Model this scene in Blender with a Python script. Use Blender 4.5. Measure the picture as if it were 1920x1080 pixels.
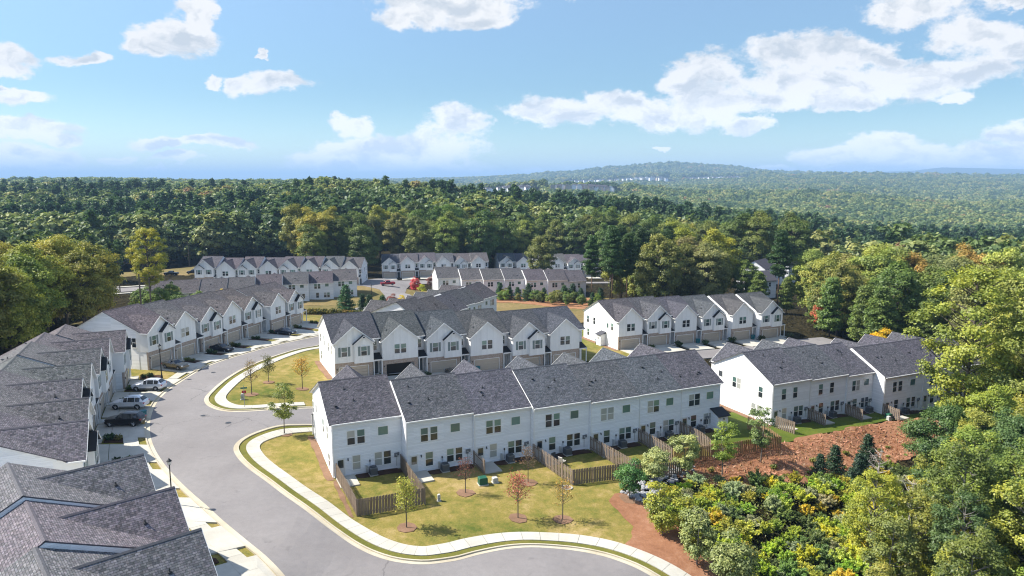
import bpy, bmesh, math, random
import numpy as np
from mathutils import Vector, Matrix
from mathutils.geometry import delaunay_2d_cdt

for o in list(bpy.data.objects):
    bpy.data.objects.remove(o)
sc = bpy.context.scene
COL = sc.collection
rnd = random.Random(7)
rng = np.random.default_rng(11)
PI = math.pi

# ---------------------------------------------------------------- camera
H = 33.0
cd = bpy.data.cameras.new('camera'); cam = bpy.data.objects.new('camera', cd); COL.objects.link(cam)
cd.sensor_width = 36.0; cd.lens = 1331.0 / 1920.0 * 36.0
cd.clip_start = 0.5; cd.clip_end = 60000.0
cam.location = (0, 0, H)
cam.rotation_euler = (PI / 2 - math.atan((540 - 337) / 1331.0), 0, 0)
sc.camera = cam

# ---------------------------------------------------------------- sky, sun, exposure
SUN_EL, SUN_AZ = math.radians(47), math.atan2(-0.985, 0.17)      # azimuth from +Y towards +X
sun_vec = Vector((math.sin(SUN_AZ) * math.cos(SUN_EL), math.cos(SUN_AZ) * math.cos(SUN_EL), math.sin(SUN_EL)))
sd = bpy.data.lights.new('sun', 'SUN'); sun = bpy.data.objects.new('sun', sd); COL.objects.link(sun)
sd.energy = 4.6; sd.angle = math.radians(0.5); sd.color = (1.0, 0.95, 0.86)
sun.rotation_euler = sun_vec.to_track_quat('Z', 'Y').to_euler()
sun.location = (0, 0, 400)
sc.view_settings.view_transform = 'Standard'
try: sc.view_settings.look = 'None'
except Exception: pass
sc.view_settings.gamma = 1.0
sc.view_settings.use_curve_mapping = False
sc.view_settings.exposure = 0.90
SKY_STRENGTH = 0.135
HAZE_DENSITY = 1.15e-4

class NT:
    """tiny helper for writing node trees"""
    def __init__(s, tree): s.t = tree; s.n = tree.nodes; s.l = tree.links
    def add(s, kind, **kw):
        n = s.n.new(kind)
        for k, v in kw.items(): setattr(n, k, v)
        return n
    def put(s, sock, v):
        if isinstance(v, bpy.types.NodeSocket): s.l.new(v, sock)
        elif v is not None:
            try: sock.default_value = v
            except Exception: sock.default_value = (v[0], v[1], v[2], 1.0)
    def math(s, op, a, b=None, c=None, clamp=False):
        n = s.add('ShaderNodeMath', operation=op, use_clamp=clamp); s.put(n.inputs[0], a)
        if b is not None: s.put(n.inputs[1], b)
        if c is not None: s.put(n.inputs[2], c)
        return n.outputs[0]
    def vm(s, op, a, b=None, out=0):
        n = s.add('ShaderNodeVectorMath', operation=op); s.put(n.inputs[0], a)
        if b is not None: s.put(n.inputs[1], b)
        return n.outputs[out]
    def mix(s, f, a, b, mode='MIX'):
        n = s.add('ShaderNodeMix', data_type='RGBA', blend_type=mode); s.put(n.inputs[0], f); s.put(n.inputs[6], a); s.put(n.inputs[7], b)
        return n.outputs[2]
    def noise(s, vec, scale, detail=4, rough=0.55, out=0):
        n = s.add('ShaderNodeTexNoise'); s.put(n.inputs['Vector'], vec); n.inputs['Scale'].default_value = scale
        n.inputs['Detail'].default_value = detail; n.inputs['Roughness'].default_value = rough
        return n.outputs[out]
    def ramp(s, f, stops):
        n = s.add('ShaderNodeValToRGB'); s.put(n.inputs[0], f); e = n.color_ramp.elements
        while len(e) < len(stops): e.new(0.5)
        for i, (p, c) in enumerate(stops): e[i].position = p; e[i].color = (c[0], c[1], c[2], 1)
        return n.outputs[0]
    def mr(s, v, a, b, c=0.0, d=1.0):
        n = s.add('ShaderNodeMapRange'); n.interpolation_type = 'SMOOTHSTEP'; s.put(n.inputs[0], v)
        for i, q in enumerate((a, b, c, d)): n.inputs[1 + i].default_value = q
        return n.outputs[0]

def build_world():
    w = bpy.data.worlds.new('World'); sc.world = w; w.use_nodes = True
    T = NT(w.node_tree); T.n.clear()
    out = T.add('ShaderNodeOutputWorld'); bg = T.add('ShaderNodeBackground')
    sky = T.add('ShaderNodeTexSky'); sky.sky_type = 'NISHITA'; sky.sun_disc = False
    sky.sun_elevation = SUN_EL; sky.sun_rotation = SUN_AZ; sky.altitude = 300; sky.air_density = 1.0; sky.dust_density = 0.6; sky.ozone_density = 2.2
    tc = T.add('ShaderNodeTexCoord'); d = tc.outputs['Generated']
    sep = T.add('ShaderNodeSeparateXYZ'); T.put(sep.inputs[0], d)
    az = T.math('ARCTAN2', sep.outputs[0], sep.outputs[1])
    el = T.math('ARCSINE', sep.outputs[2])
    cmb = T.add('ShaderNodeCombineXYZ'); T.put(cmb.inputs[0], az); T.put(cmb.inputs[1], T.math('MULTIPLY', el, 1.5)); P0 = cmb.outputs[0]
    # warp the cloud plane with two scales of noise
    wn = T.noise(P0, 9.0, 6, 0.62, out=1)
    wv = T.vm('MULTIPLY', T.vm('SUBTRACT', wn, (0.5, 0.5, 0.5)), (0.13, 0.10, 0.0))
    P = T.vm('ADD', P0, wv)
    blobs = [(360,82,62,30),(392,45,34,26),(318,96,38,18),(45,115,62,20),(5,118,50,18),(192,116,36,10),(50,181,44,13),(8,160,16,8),
      (530,163,80,21),(470,160,28,13),(860,18,130,30),(790,45,70,24),(900,50,60,22),(60,243,90,20),(140,262,26,10),(60,290,85,20),(30,322,90,14),(120,310,30,10),
      (318,270,42,14),(385,268,52,12),(445,264,36,12),(246,290,20,6),(340,298,46,7),(290,314,30,4),
      (668,243,44,20),(855,232,60,34),(640,290,85,22),(760,280,150,28),(740,312,170,22),(880,325,130,9),
      (1040,214,98,30),(1160,208,110,32),(1225,225,70,26),(1300,148,62,40),(1320,205,86,40),(1390,240,50,12),(1470,118,86,34),(1560,110,90,28),(1640,112,40,16),
      (1570,165,230,34),(1480,195,130,22),(1750,140,115,28),(1840,135,44,12),(1745,190,36,9),(1570,208,40,10),
      (1700,26,98,28),(1640,40,44,20),(1790,72,72,24),(1885,85,56,32),(1880,8,66,12),(1415,314,110,8),(1560,290,66,20),(1640,280,66,20),(1720,300,120,22),(1860,300,110,24),(1900,255,36,18),
      (415,155,18,10),(516,103,10,9),(1600,322,320,8),(1230,286,12,5),(1050,12,14,8)]
    cur = None
    for (px, py, sx, sy) in blobs:
        a = math.atan((px - 960) / 1331.0); e = math.atan((337 - py) / 1331.0 * math.cos(a)); k = 1331.0
        q = T.vm('MULTIPLY', T.vm('SUBTRACT', P, (a, e * 1.5, 0)), (k / sx, k / sy / 1.5, 0))
        ln = T.vm('LENGTH', q, out=1)
        cur = ln if cur is None else T.math('SMOOTH_MIN', cur, ln, 0.35)
    fine = T.noise(P0, 34.0, 8, 0.66)
    fr = T.math('MULTIPLY', T.math('SUBTRACT', fine, 0.5), 1.35)
    base = T.math('ADD', T.math('SUBTRACT', 1.12, cur), fr)
    dens = T.mr(base, -0.02, 0.42)
    # the sky outside the photograph carries the same kind of scattered cumulus
    wide = T.noise(T.vm('ADD', T.vm('MULTIPLY', d, (1, 1, 2.4)), (3.1, 1.7, 0)), 2.6, 7, 0.6)
    outside = T.math('MAXIMUM', T.mr(T.math('ABSOLUTE', az), 0.72, 0.9), T.mr(el, 0.30, 0.40))
    wd = T.math('MULTIPLY', T.math('MULTIPLY', T.mr(wide, 0.55, 0.66), outside), T.mr(el, 0.01, 0.06))
    dens = T.math('MAXIMUM', dens, wd)
    dens = T.math('MULTIPLY', dens, T.mr(el, -0.005, 0.015, 0.6, 1.0))
    # relief: compare the noise with itself a step towards the sun
    s1 = T.noise(P, 15.0, 6, 0.6); s2 = T.noise(T.vm('ADD', P, (-0.012, 0.030, 0)), 15.0, 6, 0.6)
    rel = T.math('MULTIPLY', T.math('SUBTRACT', s1, s2), 5.0)
    core = T.mr(base, 0.25, 1.25)
    lit = T.math('ADD', T.math('SUBTRACT', 1.02, T.math('MULTIPLY', core, 0.78)), rel, clamp=True)
    cc = T.mix(lit, (2.6, 2.85, 3.15, 1), (3.95, 3.97, 4.02, 1))
    hs = T.mix(T.mr(el, 0.02, 0.55), T.mix(T.mr(el, -0.01, 0.13), (0.66, 0.73, 0.72, 1), (0.385, 0.485, 0.515, 1)), (1.08, 1.0, 0.92, 1))
    bo = T.mr(el, 0.0, 0.16, 1.35, 1.0); cbo = T.add('ShaderNodeVectorMath', operation='SCALE'); T.put(cbo.inputs[0], cc); T.put(cbo.inputs[3], bo); cc = cbo.outputs[0]
    skyc = T.mix(1.0, sky.outputs[0], hs, 'MULTIPLY')
    T.put(bg.inputs[0], T.mix(dens, skyc, cc)); bg.inputs[1].default_value = SKY_STRENGTH
    T.put(out.inputs[0], bg.outputs[0])
    w.cycles.sampling_method = 'MANUAL'; w.cycles.sample_map_resolution = 512
build_world()

sc.render.engine = 'CYCLES'
cy = sc.cycles
cy.max_bounces = 6; cy.diffuse_bounces = 3; cy.glossy_bounces = 2; cy.transmission_bounces = 2; cy.transparent_max_bounces = 4; cy.volume_bounces = 0
cy.caustics_reflective = False; cy.caustics_refractive = False
cy.use_denoising = True
try: cy.denoiser = 'OPENIMAGEDENOISE'; cy.denoising_prefilter = 'ACCURATE'
except Exception: pass
cy.use_adaptive_sampling = True; cy.adaptive_threshold = 0.01
cy.sample_clamp_indirect = 4.0
cy.pixel_filter_type = 'BLACKMAN_HARRIS'; cy.filter_width = 1.15

# ---------------------------------------------------------------- the buildings: angle, gable width, gable apex, ridge y, ridge z, rear eave z, mirrored, units (x, y, z, width)
ROWS = {
 'B1': (204.58, 6.0, 8.95, 8.52, 9.6, 6.32, False, [[-18.82, 91.73, 0.0, 7.93], [-10.67, 93.48, -0.27, 8.14], [-3.77, 96.3, -0.45, 7.45], [3.64, 98.95, -0.55, 7.83], [10.41, 101.7, -0.74, 7.3], [16.46, 104.52, -0.72, 6.67], [22.55, 107.31, -0.72, 6.7]]),
 'B2': (204.67, 6.0, 8.99, 8.18, 9.64, 6.26, False, [[38.81, 116.64, -2.75, 7.44], [45.82, 119.91, -2.97, 7.73], [51.15, 122.14, -3.2, 5.78], [60.2, 124.11, -3.67, 9.04], [67.11, 127.28, -3.67, 7.6]]),
 'B3': (24.9, 6.21, 8.96, 8.5, 9.6, 6.3, False, [[-28.74, 112.12, 0.51, 7.91], [-21.68, 115.69, 0.12, 7.91], [-14.69, 119.43, -0.4, 7.91], [-7.25, 122.17, -0.76, 7.91], [0.2, 124.92, -1.38, 7.91], [7.13, 128.77, -1.5, 7.91]]),
 'B4': (25.38, 6.11, 9.07, 8.5, 9.6, 6.3, False, [[22.93, 149.1, -3.29, 7.65], [29.68, 152.72, -3.4, 7.65], [36.56, 156.05, -3.85, 7.65], [43.51, 159.24, -4.09, 7.65], [51.04, 161.23, -4.13, 7.65], [58.47, 163.4, -4.08, 7.65]]),
 'B5': (75.61, 5.81, 8.71, 8.5, 9.6, 6.3, False, [[-61.22, 116.54, 1.33, 7.95], [-60.65, 124.59, 0.68, 7.95], [-59.36, 132.46, 0.1, 7.95], [-58.19, 140.37, -0.12, 7.95], [-56.95, 148.25, -0.58, 7.95], [-53.8, 155.65, -0.95, 7.95], [-52.35, 163.48, -1.39, 7.95]]),
 'B6': (113.53, 6.04, 8.98, 8.5, 9.6, 6.3, False, [[-39.49, 62.12, 1.44, 8.1], [-43.58, 69.17, 1.43, 8.1], [-48.3, 75.94, 1.59, 8.1], [-51.62, 83.33, 1.43, 8.1], [-54.71, 90.82, 1.56, 8.1], [-57.76, 98.32, 1.22, 8.1], [-59.73, 106.3, 0.74, 8.1]]),
 'B7': (131.66, 6.02, 8.98, 8.5, 9.6, 6.3, True, [[-17.95, 40.71, 1.08, 7.57], [-22.55, 46.74, 1.29, 7.57], [-27.68, 52.31, 1.65, 7.57]]),
 'B8': (243.97, 6.0, 8.83, 9.05, 9.48, 6.18, True, [[-30.74, 167.66, -3.54, 7.51], [-27.52, 174.69, -4.3, 7.73], [-24.17, 181.66, -4.82, 7.73], [-23.13, 189.69, -5.06, 7.68], [-20.62, 196.96, -5.59, 7.64], [-17.4, 204.73, -5.34, 8.39]]),
 'B9': (0.58, 6.5, 9.26, 8.5, 9.6, 6.3, False, [[-114.15, 253.64, -4.59, 7.15], [-107.02, 254.79, -5.32, 7.15], [-99.89, 256.7, -5.09, 7.15], [-92.76, 258.7, -5.62, 7.15], [-85.61, 259.05, -5.27, 7.15], [-78.48, 261.3, -5.43, 7.15], [-71.36, 263.56, -5.62, 7.15], [-64.21, 264.11, -6.1, 7.15]]),
 'B10': (195.33, 6.0, 7.95, 8.6, 8.6, 5.45, False, [[-105.03, 222.45, -6.01, 7.64], [-97.19, 222.79, -5.6, 7.64], [-89.87, 225.41, -5.55, 7.75], [-82.41, 228.07, -5.5, 7.9], [-75.57, 233.17, -5.3, 7.94], [-69.33, 240.19, -5.54, 7.88], [-62.85, 245.97, -6.0, 7.78], [-56.31, 251.54, -6.0, 7.78]]),
 'B11': (11.18, 6.07, 8.86, 8.5, 9.6, 6.3, False, [[-55.77, 302.92, -8.93, 7.81], [-47.94, 303.56, -8.68, 7.81], [-40.49, 306.11, -8.71, 7.81], [-32.78, 307.33, -9.01, 7.81], [-25.56, 311.08, -9.49, 7.81], [-17.88, 312.47, -9.35, 7.81]]),
 'B12': (11.03, 6.2, 8.81, 8.5, 9.6, 6.3, False, [[-5.73, 328.87, -11.17, 7.96], [2.26, 329.49, -11.36, 7.96], [10.42, 329.25, -11.34, 7.96], [18.32, 330.35, -11.66, 7.96], [26.28, 331.08, -11.97, 7.96]]),
 'B13': (195.67, 6.0, 8.89, 8.68, 9.54, 6.16, False, [[-22.96, 271.86, -8.59, 8.18], [-14.71, 271.32, -9.13, 7.8], [-6.84, 272.12, -9.22, 7.79], [0.74, 273.33, -9.25, 7.63], [9.03, 273.27, -9.62, 7.97], [16.8, 274.27, -9.82, 7.75], [23.69, 276.1, -10.35, 7.12]]),
}
ROWS['B2'][7].append([73.6, 130.2, -3.9, 7.6])
ROWS['B12'][7].append([34.1, 331.9, -12.3, 7.96])

# ---------------------------------------------------------------- terrain
CP = []
for _k, _b in ROWS.items():
    _a = math.radians(_b[0]); _U = (math.cos(_a), math.sin(_a)); _V = (-_U[1], _U[0])
    for (_x, _y, _z, _w) in _b[7]:
        for _v in (0, 14.5, 7): CP.append((_x + _U[0] * _w / 2 + _V[0] * _v, _y + _U[1] * _w / 2 + _V[1] * _v, _z - .05))
CP += [(-12,52,-.3),(0,58,-.6),(-25,62,.8),(-31,70,1.1),(-24,84,.7),(-35,90,1.1),(-42,105,1.0),(-36,75,1.1),(8,62,-.9),(14,66,-1.2),(22,74,-1.9),(10,75,-.7),(-10,66,-.3),(30,80,-3.0),
 (18,52,-2.2),(28,60,-3.8),(38,72,-5.0),(45,82,-4.6),(55,95,-5.0),(60,70,-6.5),(80,90,-7),(50,50,-6),(30,40,-4),(10,40,-2),(90,130,-6),(70,110,-4.6),(110,100,-9),(100,170,-9),(60,185,-7),(20,185,-6),
 (-80,110,2.5),(-90,150,1),(-90,80,4),(-60,60,4),(-60,30,4),(-30,25,1.5),(-5,25,0),(-100,200,-3),(-130,240,-5),(-150,180,-1),(-130,300,-5),(-90,300,-8),(-95,330,-4),(0,230,-7.5),(30,250,-9),(70,260,-11),(-30,240,-6.5),(-60,200,-3.5),(-35,150,-1.4),(120,220,-12),(0,20,0),(60,20,-6),(-60,0,4),(80,10,-8)]
CPA = np.array(CP)
def near_h(x, y):
    x = np.asarray(x, float); y = np.asarray(y, float)
    num = np.zeros(x.shape); den = np.zeros(x.shape)
    for cx, cyy, cz in CPA:
        w = 1.0 / ((x - cx) ** 2 + (y - cyy) ** 2 + 6.0) ** 2
        num += w * cz; den += w
    return num / den
# tops of the woods as seen along each bearing, turned into ground heights
TP = np.array([-2500, -600, 0, 250, 500, 600, 750, 900, 1050, 1160, 1250, 1350, 1450, 1650, 1780, 1920, 2600, 4500.])
TD = np.array([300, 450, 600, 760, 1000, 1300, 1900, 2300, 3200, 4500, 5400, 6500, 8500, 14000, 25000, 34000.])
TT = np.array([
 [430,430,425,423,412,407,402,402,410,418,425,440,470,500,500,500,500,500],
 [398,398,400,396,380,372,362,374,388,396,404,412,424,455,460,460,460,460],
 [368,368,368,366,360,338,341,358,368,376,386,396,408,430,436,438,438,438],
 [350,350,350,349,350,341,352,372,386,396,405,412,424,444,448,450,450,450],
 [347,347,347,346,349,352,366,380,388,396,402,408,414,428,430,432,432,432],
 [346,346,346,345,348,352,364,370,376,384,390,394,398,408,410,412,412,412],
 [345,345,345,344,346,349,352,356,357,358,359,361,364,376,378,380,380,380],
 [348,348,348,348,348,350,354,360,362,364,366,368,372,380,384,386,386,386],
 [346,346,346,346,346,347,349,353,354,355,354,352,350,352,356,358,358,358],
 [345,345,345,345,345,346,347,350,351,351,350,344,333,328,330,332,332,332],
 [344,344,344,344,344,344,345,347,348,346,342,340,340,336,338,340,340,340],
 [342,342,342,342,342,342,338,334,325,314,306,312,323,331,334,336,336,336],
 [343,343,343,343,343,343,343,343,343,343,343,343,343,341,341,341,341,341],
 [338,338,338.6,338,338.8,338.5,337.6,338,338,338,338,338,336,322,313,317,327,332],
 [345]*18,
 [345]*18])
TREEH = np.array([26, 27, 27, 27, 24, 21, 20, 21, 22, 26, 32, 34, 20, 0, 0, 0.])
GT = 33 - (TT - 337) * TD[:, None] / 1331.0 - TREEH[:, None]
def far_h(x, y):
    x = np.asarray(x, float); y = np.asarray(y, float)
    px = np.where(y > 1, 960 + 1331 * x / np.maximum(y, 1), np.where(x > 0, 4500, -2500)); px = np.clip(px, TP[0], TP[-1])
    d = np.clip(np.hypot(x, y) * np.where(y > 0, np.abs(y) / np.maximum(np.hypot(x, y), 1e-6), 1.0), TD[0], TD[-1])
    d = np.clip(np.where(y > 0, np.maximum(y, np.hypot(x, y) * 0.55), np.hypot(x, y)), TD[0], TD[-1])
    i = np.clip(np.searchsorted(TP, px) - 1, 0, len(TP) - 2); j = np.clip(np.searchsorted(TD, d) - 1, 0, len(TD) - 2)
    fx = (px - TP[i]) / (TP[i + 1] - TP[i]); fy = (d - TD[j]) / (TD[j + 1] - TD[j])
    fx = fx * fx * (3 - 2 * fx)
    return (GT[j, i] * (1 - fx) + GT[j, i + 1] * fx) * (1 - fy) + (GT[j + 1, i] * (1 - fx) + GT[j + 1, i + 1] * fx) * fy
def Hxy(x, y):
    x = np.asarray(x, float); y = np.asarray(y, float)
    r = np.hypot(x - 0, (y - 170) * np.where(y > 170, 1.22, 0.9))
    t = np.clip((r - 190) / 130.0, 0, 1); t = t * t * (3 - 2 * t)
    n = near_h(x, y) if np.any(t < 1) else 0
    f = far_h(x, y)
    wob = np.sin(x / 93.0 + 1.3) * np.cos(y / 71.0) * 2.0 * np.clip((r - 320) / 500, 0, 1)
    rid = (np.abs(np.sin(x / 210.0 + y / 520.0 + 1.1 * np.sin(y / 640.0))) * 1.6 + np.sin(x / 97.0 - y / 231.0) * .5 + np.sin(y / 173.0 + x / 340.0) * .7 - 1.0) * np.clip((r - 750) / 1300, 0, 1) * (7 - 4 * np.clip((r - 4000) / 2000, 0, 1)) * (1 - np.clip((r - 9000) / 3000, 0, 1))
    for bx, by, ba, bs in ((-20, 1790, 23, 110), (190, 1885, 22, 120), (660, 4560, 48, 380), (1280, 4640, 36, 330), (760, 5480, 44, 420)): rid = rid + ba * np.exp(-((x - bx) ** 2 + (y - by) ** 2) / (2 * bs * bs))
    return n * (1 - t) + f * t + wob + rid
def hz(x, y): return float(Hxy(np.array([x]), np.array([y]))[0])

# ---------------------------------------------------------------- materials
MATS = {}
def newmat(name, rough=0.8, spec=0.3):
    m = bpy.data.materials.new(name); m.use_nodes = True; T = NT(m.node_tree)
    b = T.n['Principled BSDF']; b.inputs['Roughness'].default_value = rough; b.inputs['Specular IOR Level'].default_value = spec
    MATS[name] = m
    return m, T, b
def texobj(T): return T.add('ShaderNodeTexCoord').outputs['Object']
def texuv(T): return T.add('ShaderNodeTexCoord').outputs['UV']
def pos(T): return T.add('ShaderNodeNewGeometry').outputs['Position']
def bump(T, b, h, strength=0.3, dist=0.02):
    n = T.add('ShaderNodeBump'); n.inputs['Strength'].default_value = strength; n.inputs['Distance'].default_value = dist
    T.put(n.inputs['Height'], h); T.put(b.inputs['Normal'], n.outputs[0])
def objcol(T): return T.add('ShaderNodeObjectInfo').outputs['Color']
def plain(name, c, rough=0.7, spec=0.3, metal=0.0, var=0.12, scale=1.5):
    m, T, b = newmat(name, rough, spec)
    n = T.noise(pos(T), scale, 4)
    T.put(b.inputs['Base Color'], T.mix(n, tuple(q * (1 - var) for q in c), tuple(min(1, q * (1 + var)) for q in c)))
    b.inputs['Metallic'].default_value = metal
    return m
def tinted(name, rough=0.7, spec=0.3, metal=0.0, var=0.1, scale=2.0, coat=0.0):
    m, T, b = newmat(name, rough, spec)
    n = T.noise(pos(T), scale, 4); f = T.math('ADD', T.math('MULTIPLY', n, var * 2), 1 - var)
    T.put(b.inputs['Base Color'], T.vm('SCALE', objcol(T), None)); 
    s = b.inputs['Base Color'].links[0].from_node; T.put(s.inputs[3], f)
    b.inputs['Metallic'].default_value = metal; b.inputs['Coat Weight'].default_value = coat; b.inputs['Coat Roughness'].default_value = 0.05
    return m

# roof shingles: laminated tabs in courses of 14 cm, tint from the object
m, T, b = newmat('shingle', 0.95, 0.05)
uv = texuv(T)
br = T.add('ShaderNodeTexBrick'); br.offset = 0.5; T.put(br.inputs['Vector'], uv)
br.inputs['Color1'].default_value = (0.72, 0.72, 0.72, 1); br.inputs['Color2'].default_value = (1.30, 1.30, 1.30, 1); br.inputs['Mortar'].default_value = (0.45, 0.45, 0.45, 1)
br.inputs['Scale'].default_value = 1.0; br.inputs['Mortar Size'].default_value = 0.014; br.inputs['Brick Width'].default_value = 0.33; br.inputs['Row Height'].default_value = 0.16; br.inputs['Bias'].default_value = 0.0
v2 = T.vm('MULTIPLY', uv, (1 / 0.15, 1 / 0.16, 0)); wn = T.add('ShaderNodeTexWhiteNoise'); wn.noise_dimensions = '2D'
fl = T.vm('FLOOR', v2); T.put(wn.inputs[0], fl)
mott = T.math('ADD', T.math('MULTIPLY', wn.outputs[0], 0.55), 0.70)
big = T.math('ADD', T.math('MULTIPLY', T.noise(pos(T), 0.35, 4), 0.35), 0.82)
f = T.math('MULTIPLY', T.math('MULTIPLY', mott, big), T.math('ADD', T.math('MULTIPLY', T.noise(uv, 9.0, 3), 0.5), 0.75))
cmb = T.vm('MULTIPLY', T.vm('MULTIPLY', objcol(T), br.outputs[0]), T.vm('ADD', T.vm('MULTIPLY', wn.outputs[1], (0.10, 0.05, 0.08)), (0.96, 0.98, 0.94)))
sc_ = T.add('ShaderNodeVectorMath', operation='SCALE'); T.put(sc_.inputs[0], cmb); T.put(sc_.inputs[3], f)
T.put(b.inputs['Base Color'], sc_.outputs[0])
saw = T.math('FRACT', T.math('DIVIDE', T.add('ShaderNodeSeparateXYZ').outputs[1], 0.16)); sx = saw.node.inputs[0].links[0].from_node.inputs[0].links[0].from_node; T.put(sx.inputs[0], uv)
bump(T, b, T.math('ADD', T.math('MULTIPLY', saw, -1.0), T.math('MULTIPLY', wn.outputs[0], 0.6)), 0.8, 0.015)
m, T, b = newmat('ridge_shingle', 0.9, 0.2)
sc_ = T.add('ShaderNodeVectorMath', operation='SCALE'); T.put(sc_.inputs[0], objcol(T)); T.put(sc_.inputs[3], T.math('ADD', T.math('MULTIPLY', T.noise(pos(T), 6, 3), 0.6), 0.4))
T.put(b.inputs['Base Color'], sc_.outputs[0])

def siding(name, c, horizontal, pitch):
    m, T, b = newmat(name, 0.6, 0.3)
    v = texobj(T); s = T.add('ShaderNodeSeparateXYZ'); T.put(s.inputs[0], v)
    n = T.noise(pos(T), 0.5, 4); n2 = T.noise(T.vm('MULTIPLY', v, (0.8, 0.8, 9.0)), 3.0, 3)
    wn = T.add('ShaderNodeTexWhiteNoise'); wn.noise_dimensions = '3D'; T.put(wn.inputs[0], T.vm('FLOOR', T.vm('MULTIPLY', v, (1 / 3.6, 1 / 3.6, 1 / pitch) if horizontal else (1 / pitch, 1 / 9.0, 1 / 9.0))))
    k = T.math('ADD', T.math('MULTIPLY', n, 0.10), T.math('ADD', T.math('MULTIPLY', n2, 0.08), T.math('ADD', T.math('MULTIPLY', wn.outputs[0], 0.13), 0.84)))
    sv = T.add('ShaderNodeVectorMath', operation='SCALE'); sv.inputs[0].default_value = c; T.put(sv.inputs[3], k); T.put(b.inputs['Base Color'], sv.outputs[0])
    if horizontal:
        fz = T.math('FRACT', T.math('DIVIDE', s.outputs[2], pitch)); h = T.math('SUBTRACT', 1.0, fz)
        bump(T, b, h, 1.0, 0.03)
    else:
        fx = T.math('ABSOLUTE', T.math('SUBTRACT', T.math('FRACT', T.math('DIVIDE', s.outputs[0], pitch)), 0.5))
        bump(T, b, T.mr(fx, 0.43, 0.46), 0.8, 0.02)
    return m
siding('lap_siding', (0.845, 0.845, 0.84), True, 0.18)
siding('batten_siding', (0.85, 0.84, 0.815), False, 0.41)
plain('white_trim', (0.82, 0.81, 0.78), 0.5, 0.35, var=0.03)
plain('beige_door', (0.50, 0.42, 0.33), 0.55, 0.35, var=0.05)
plain('grey_door', (0.10, 0.115, 0.12), 0.5, 0.3, var=0.05)
plain('white_door', (0.68, 0.67, 0.64), 0.5, 0.3, var=0.03)
plain('black_roof_metal', (0.018, 0.019, 0.023), 0.6, 0.3)
plain('shutter_paint', (0.20, 0.24, 0.23), 0.6, 0.3)
plain('dark_metal', (0.035, 0.037, 0.04), 0.5, 0.4)
plain('grey_metal', (0.16, 0.17, 0.18), 0.55, 0.4)
plain('black_plastic', (0.015, 0.015, 0.016), 0.5, 0.4)
plain('flashing', (0.30, 0.33, 0.38), 0.5, 0.5)
# brick veneer
m, T, b = newmat('brick', 0.9, 0.2)
v = texobj(T); s = T.add('ShaderNodeSeparateXYZ'); T.put(s.inputs[0], v); cb = T.add('ShaderNodeCombineXYZ'); T.put(cb.inputs[0], T.math('ADD', s.outputs[0], s.outputs[1])); T.put(cb.inputs[1], s.outputs[2])
br = T.add('ShaderNodeTexBrick'); T.put(br.inputs['Vector'], cb.outputs[0]); br.inputs['Scale'].default_value = 1.0; br.inputs['Brick Width'].default_value = 0.24; br.inputs['Row Height'].default_value = 0.08; br.inputs['Mortar Size'].default_value = 0.011
br.inputs['Color1'].default_value = (0.25, 0.155, 0.115, 1); br.inputs['Color2'].default_value = (0.42, 0.31, 0.24, 1); br.inputs['Mortar'].default_value = (0.48, 0.43, 0.37, 1)
n = T.noise(v, 5.0, 3); T.put(b.inputs['Base Color'], T.mix(T.mr(n, 0.4, 0.7), br.outputs[0], (0.45, 0.39, 0.33, 1))); bump(T, b, br.outputs['Fac'], -0.5, 0.01)

# windows: dark glass below, a half-drawn blind behind glass above
def glassy(name, c, c2, rough=0.06):
    m, T, b = newmat(name, rough, 0.9)
    oi = T.add('ShaderNodeObjectInfo'); n = T.noise(pos(T), 1.3, 2)
    T.put(b.inputs['Base Color'], T.mix(T.math('ADD', T.math('MULTIPLY', oi.outputs['Random'], 0.7), T.math('MULTIPLY', n, 0.3), clamp=True), c, c2))
    return m
glassy('glass_dark', (0.018, 0.022, 0.026, 1), (0.045, 0.055, 0.06, 1))
glassy('glass_curtain', (0.30, 0.33, 0.33, 1), (0.48, 0.46, 0.40, 1), 0.2)
glassy('glass_blind', (0.045, 0.085, 0.085, 1), (0.17, 0.30, 0.25, 1), 0.12)

# paving, road
m, T, b = newmat('asphalt', 0.85, 0.3)
p = pos(T); n1 = T.noise(p, 0.12, 5, 0.6); n2 = T.noise(p, 26.0, 2, 0.7); n3 = T.noise(T.vm('MULTIPLY', p, (1, 1, 1)), 1.6, 5, 0.7)
c = T.ramp(n1, [(0.3, (0.196, 0.180, 0.174)), (0.55, (0.230, 0.213, 0.206)), (0.75, (0.262, 0.244, 0.236))])
c = T.mix(T.mr(n3, 0.3, 0.8, 0.0, 0.38), c, (0.155, 0.145, 0.145, 1))
vo = T.add('ShaderNodeTexVoronoi'); vo.feature = 'DISTANCE_TO_EDGE'; T.put(vo.inputs['Vector'], T.vm('ADD', p, T.vm('MULTIPLY', T.noise(p, 0.8, 4, out=1), (1.6, 1.6, 0)))); vo.inputs['Scale'].default_value = 0.11
crk = T.math('MULTIPLY', T.mr(vo.outputs[0], 0.012, 0.0), T.mr(T.noise(p, 0.07, 2), 0.50, 0.62))
st = T.mr(T.noise(T.vm('MULTIPLY', p, (0.5, 0.5, 0.5)), 1.1, 3, 0.5), 0.66, 0.74)
c = T.mix(T.math('MULTIPLY', crk, 0.55), c, (0.07, 0.066, 0.066, 1)); c = T.mix(T.math('MULTIPLY', st, 0.35), c, (0.11, 0.105, 0.105, 1))
k = T.math('ADD', T.math('MULTIPLY', n2, 0.7), 0.68); sv = T.add('ShaderNodeVectorMath', operation='SCALE'); T.put(sv.inputs[0], c); T.put(sv.inputs[3], k); T.put(b.inputs['Base Color'], sv.outputs[0]); bump(T, b, n2, 0.35, 0.01)
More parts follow.
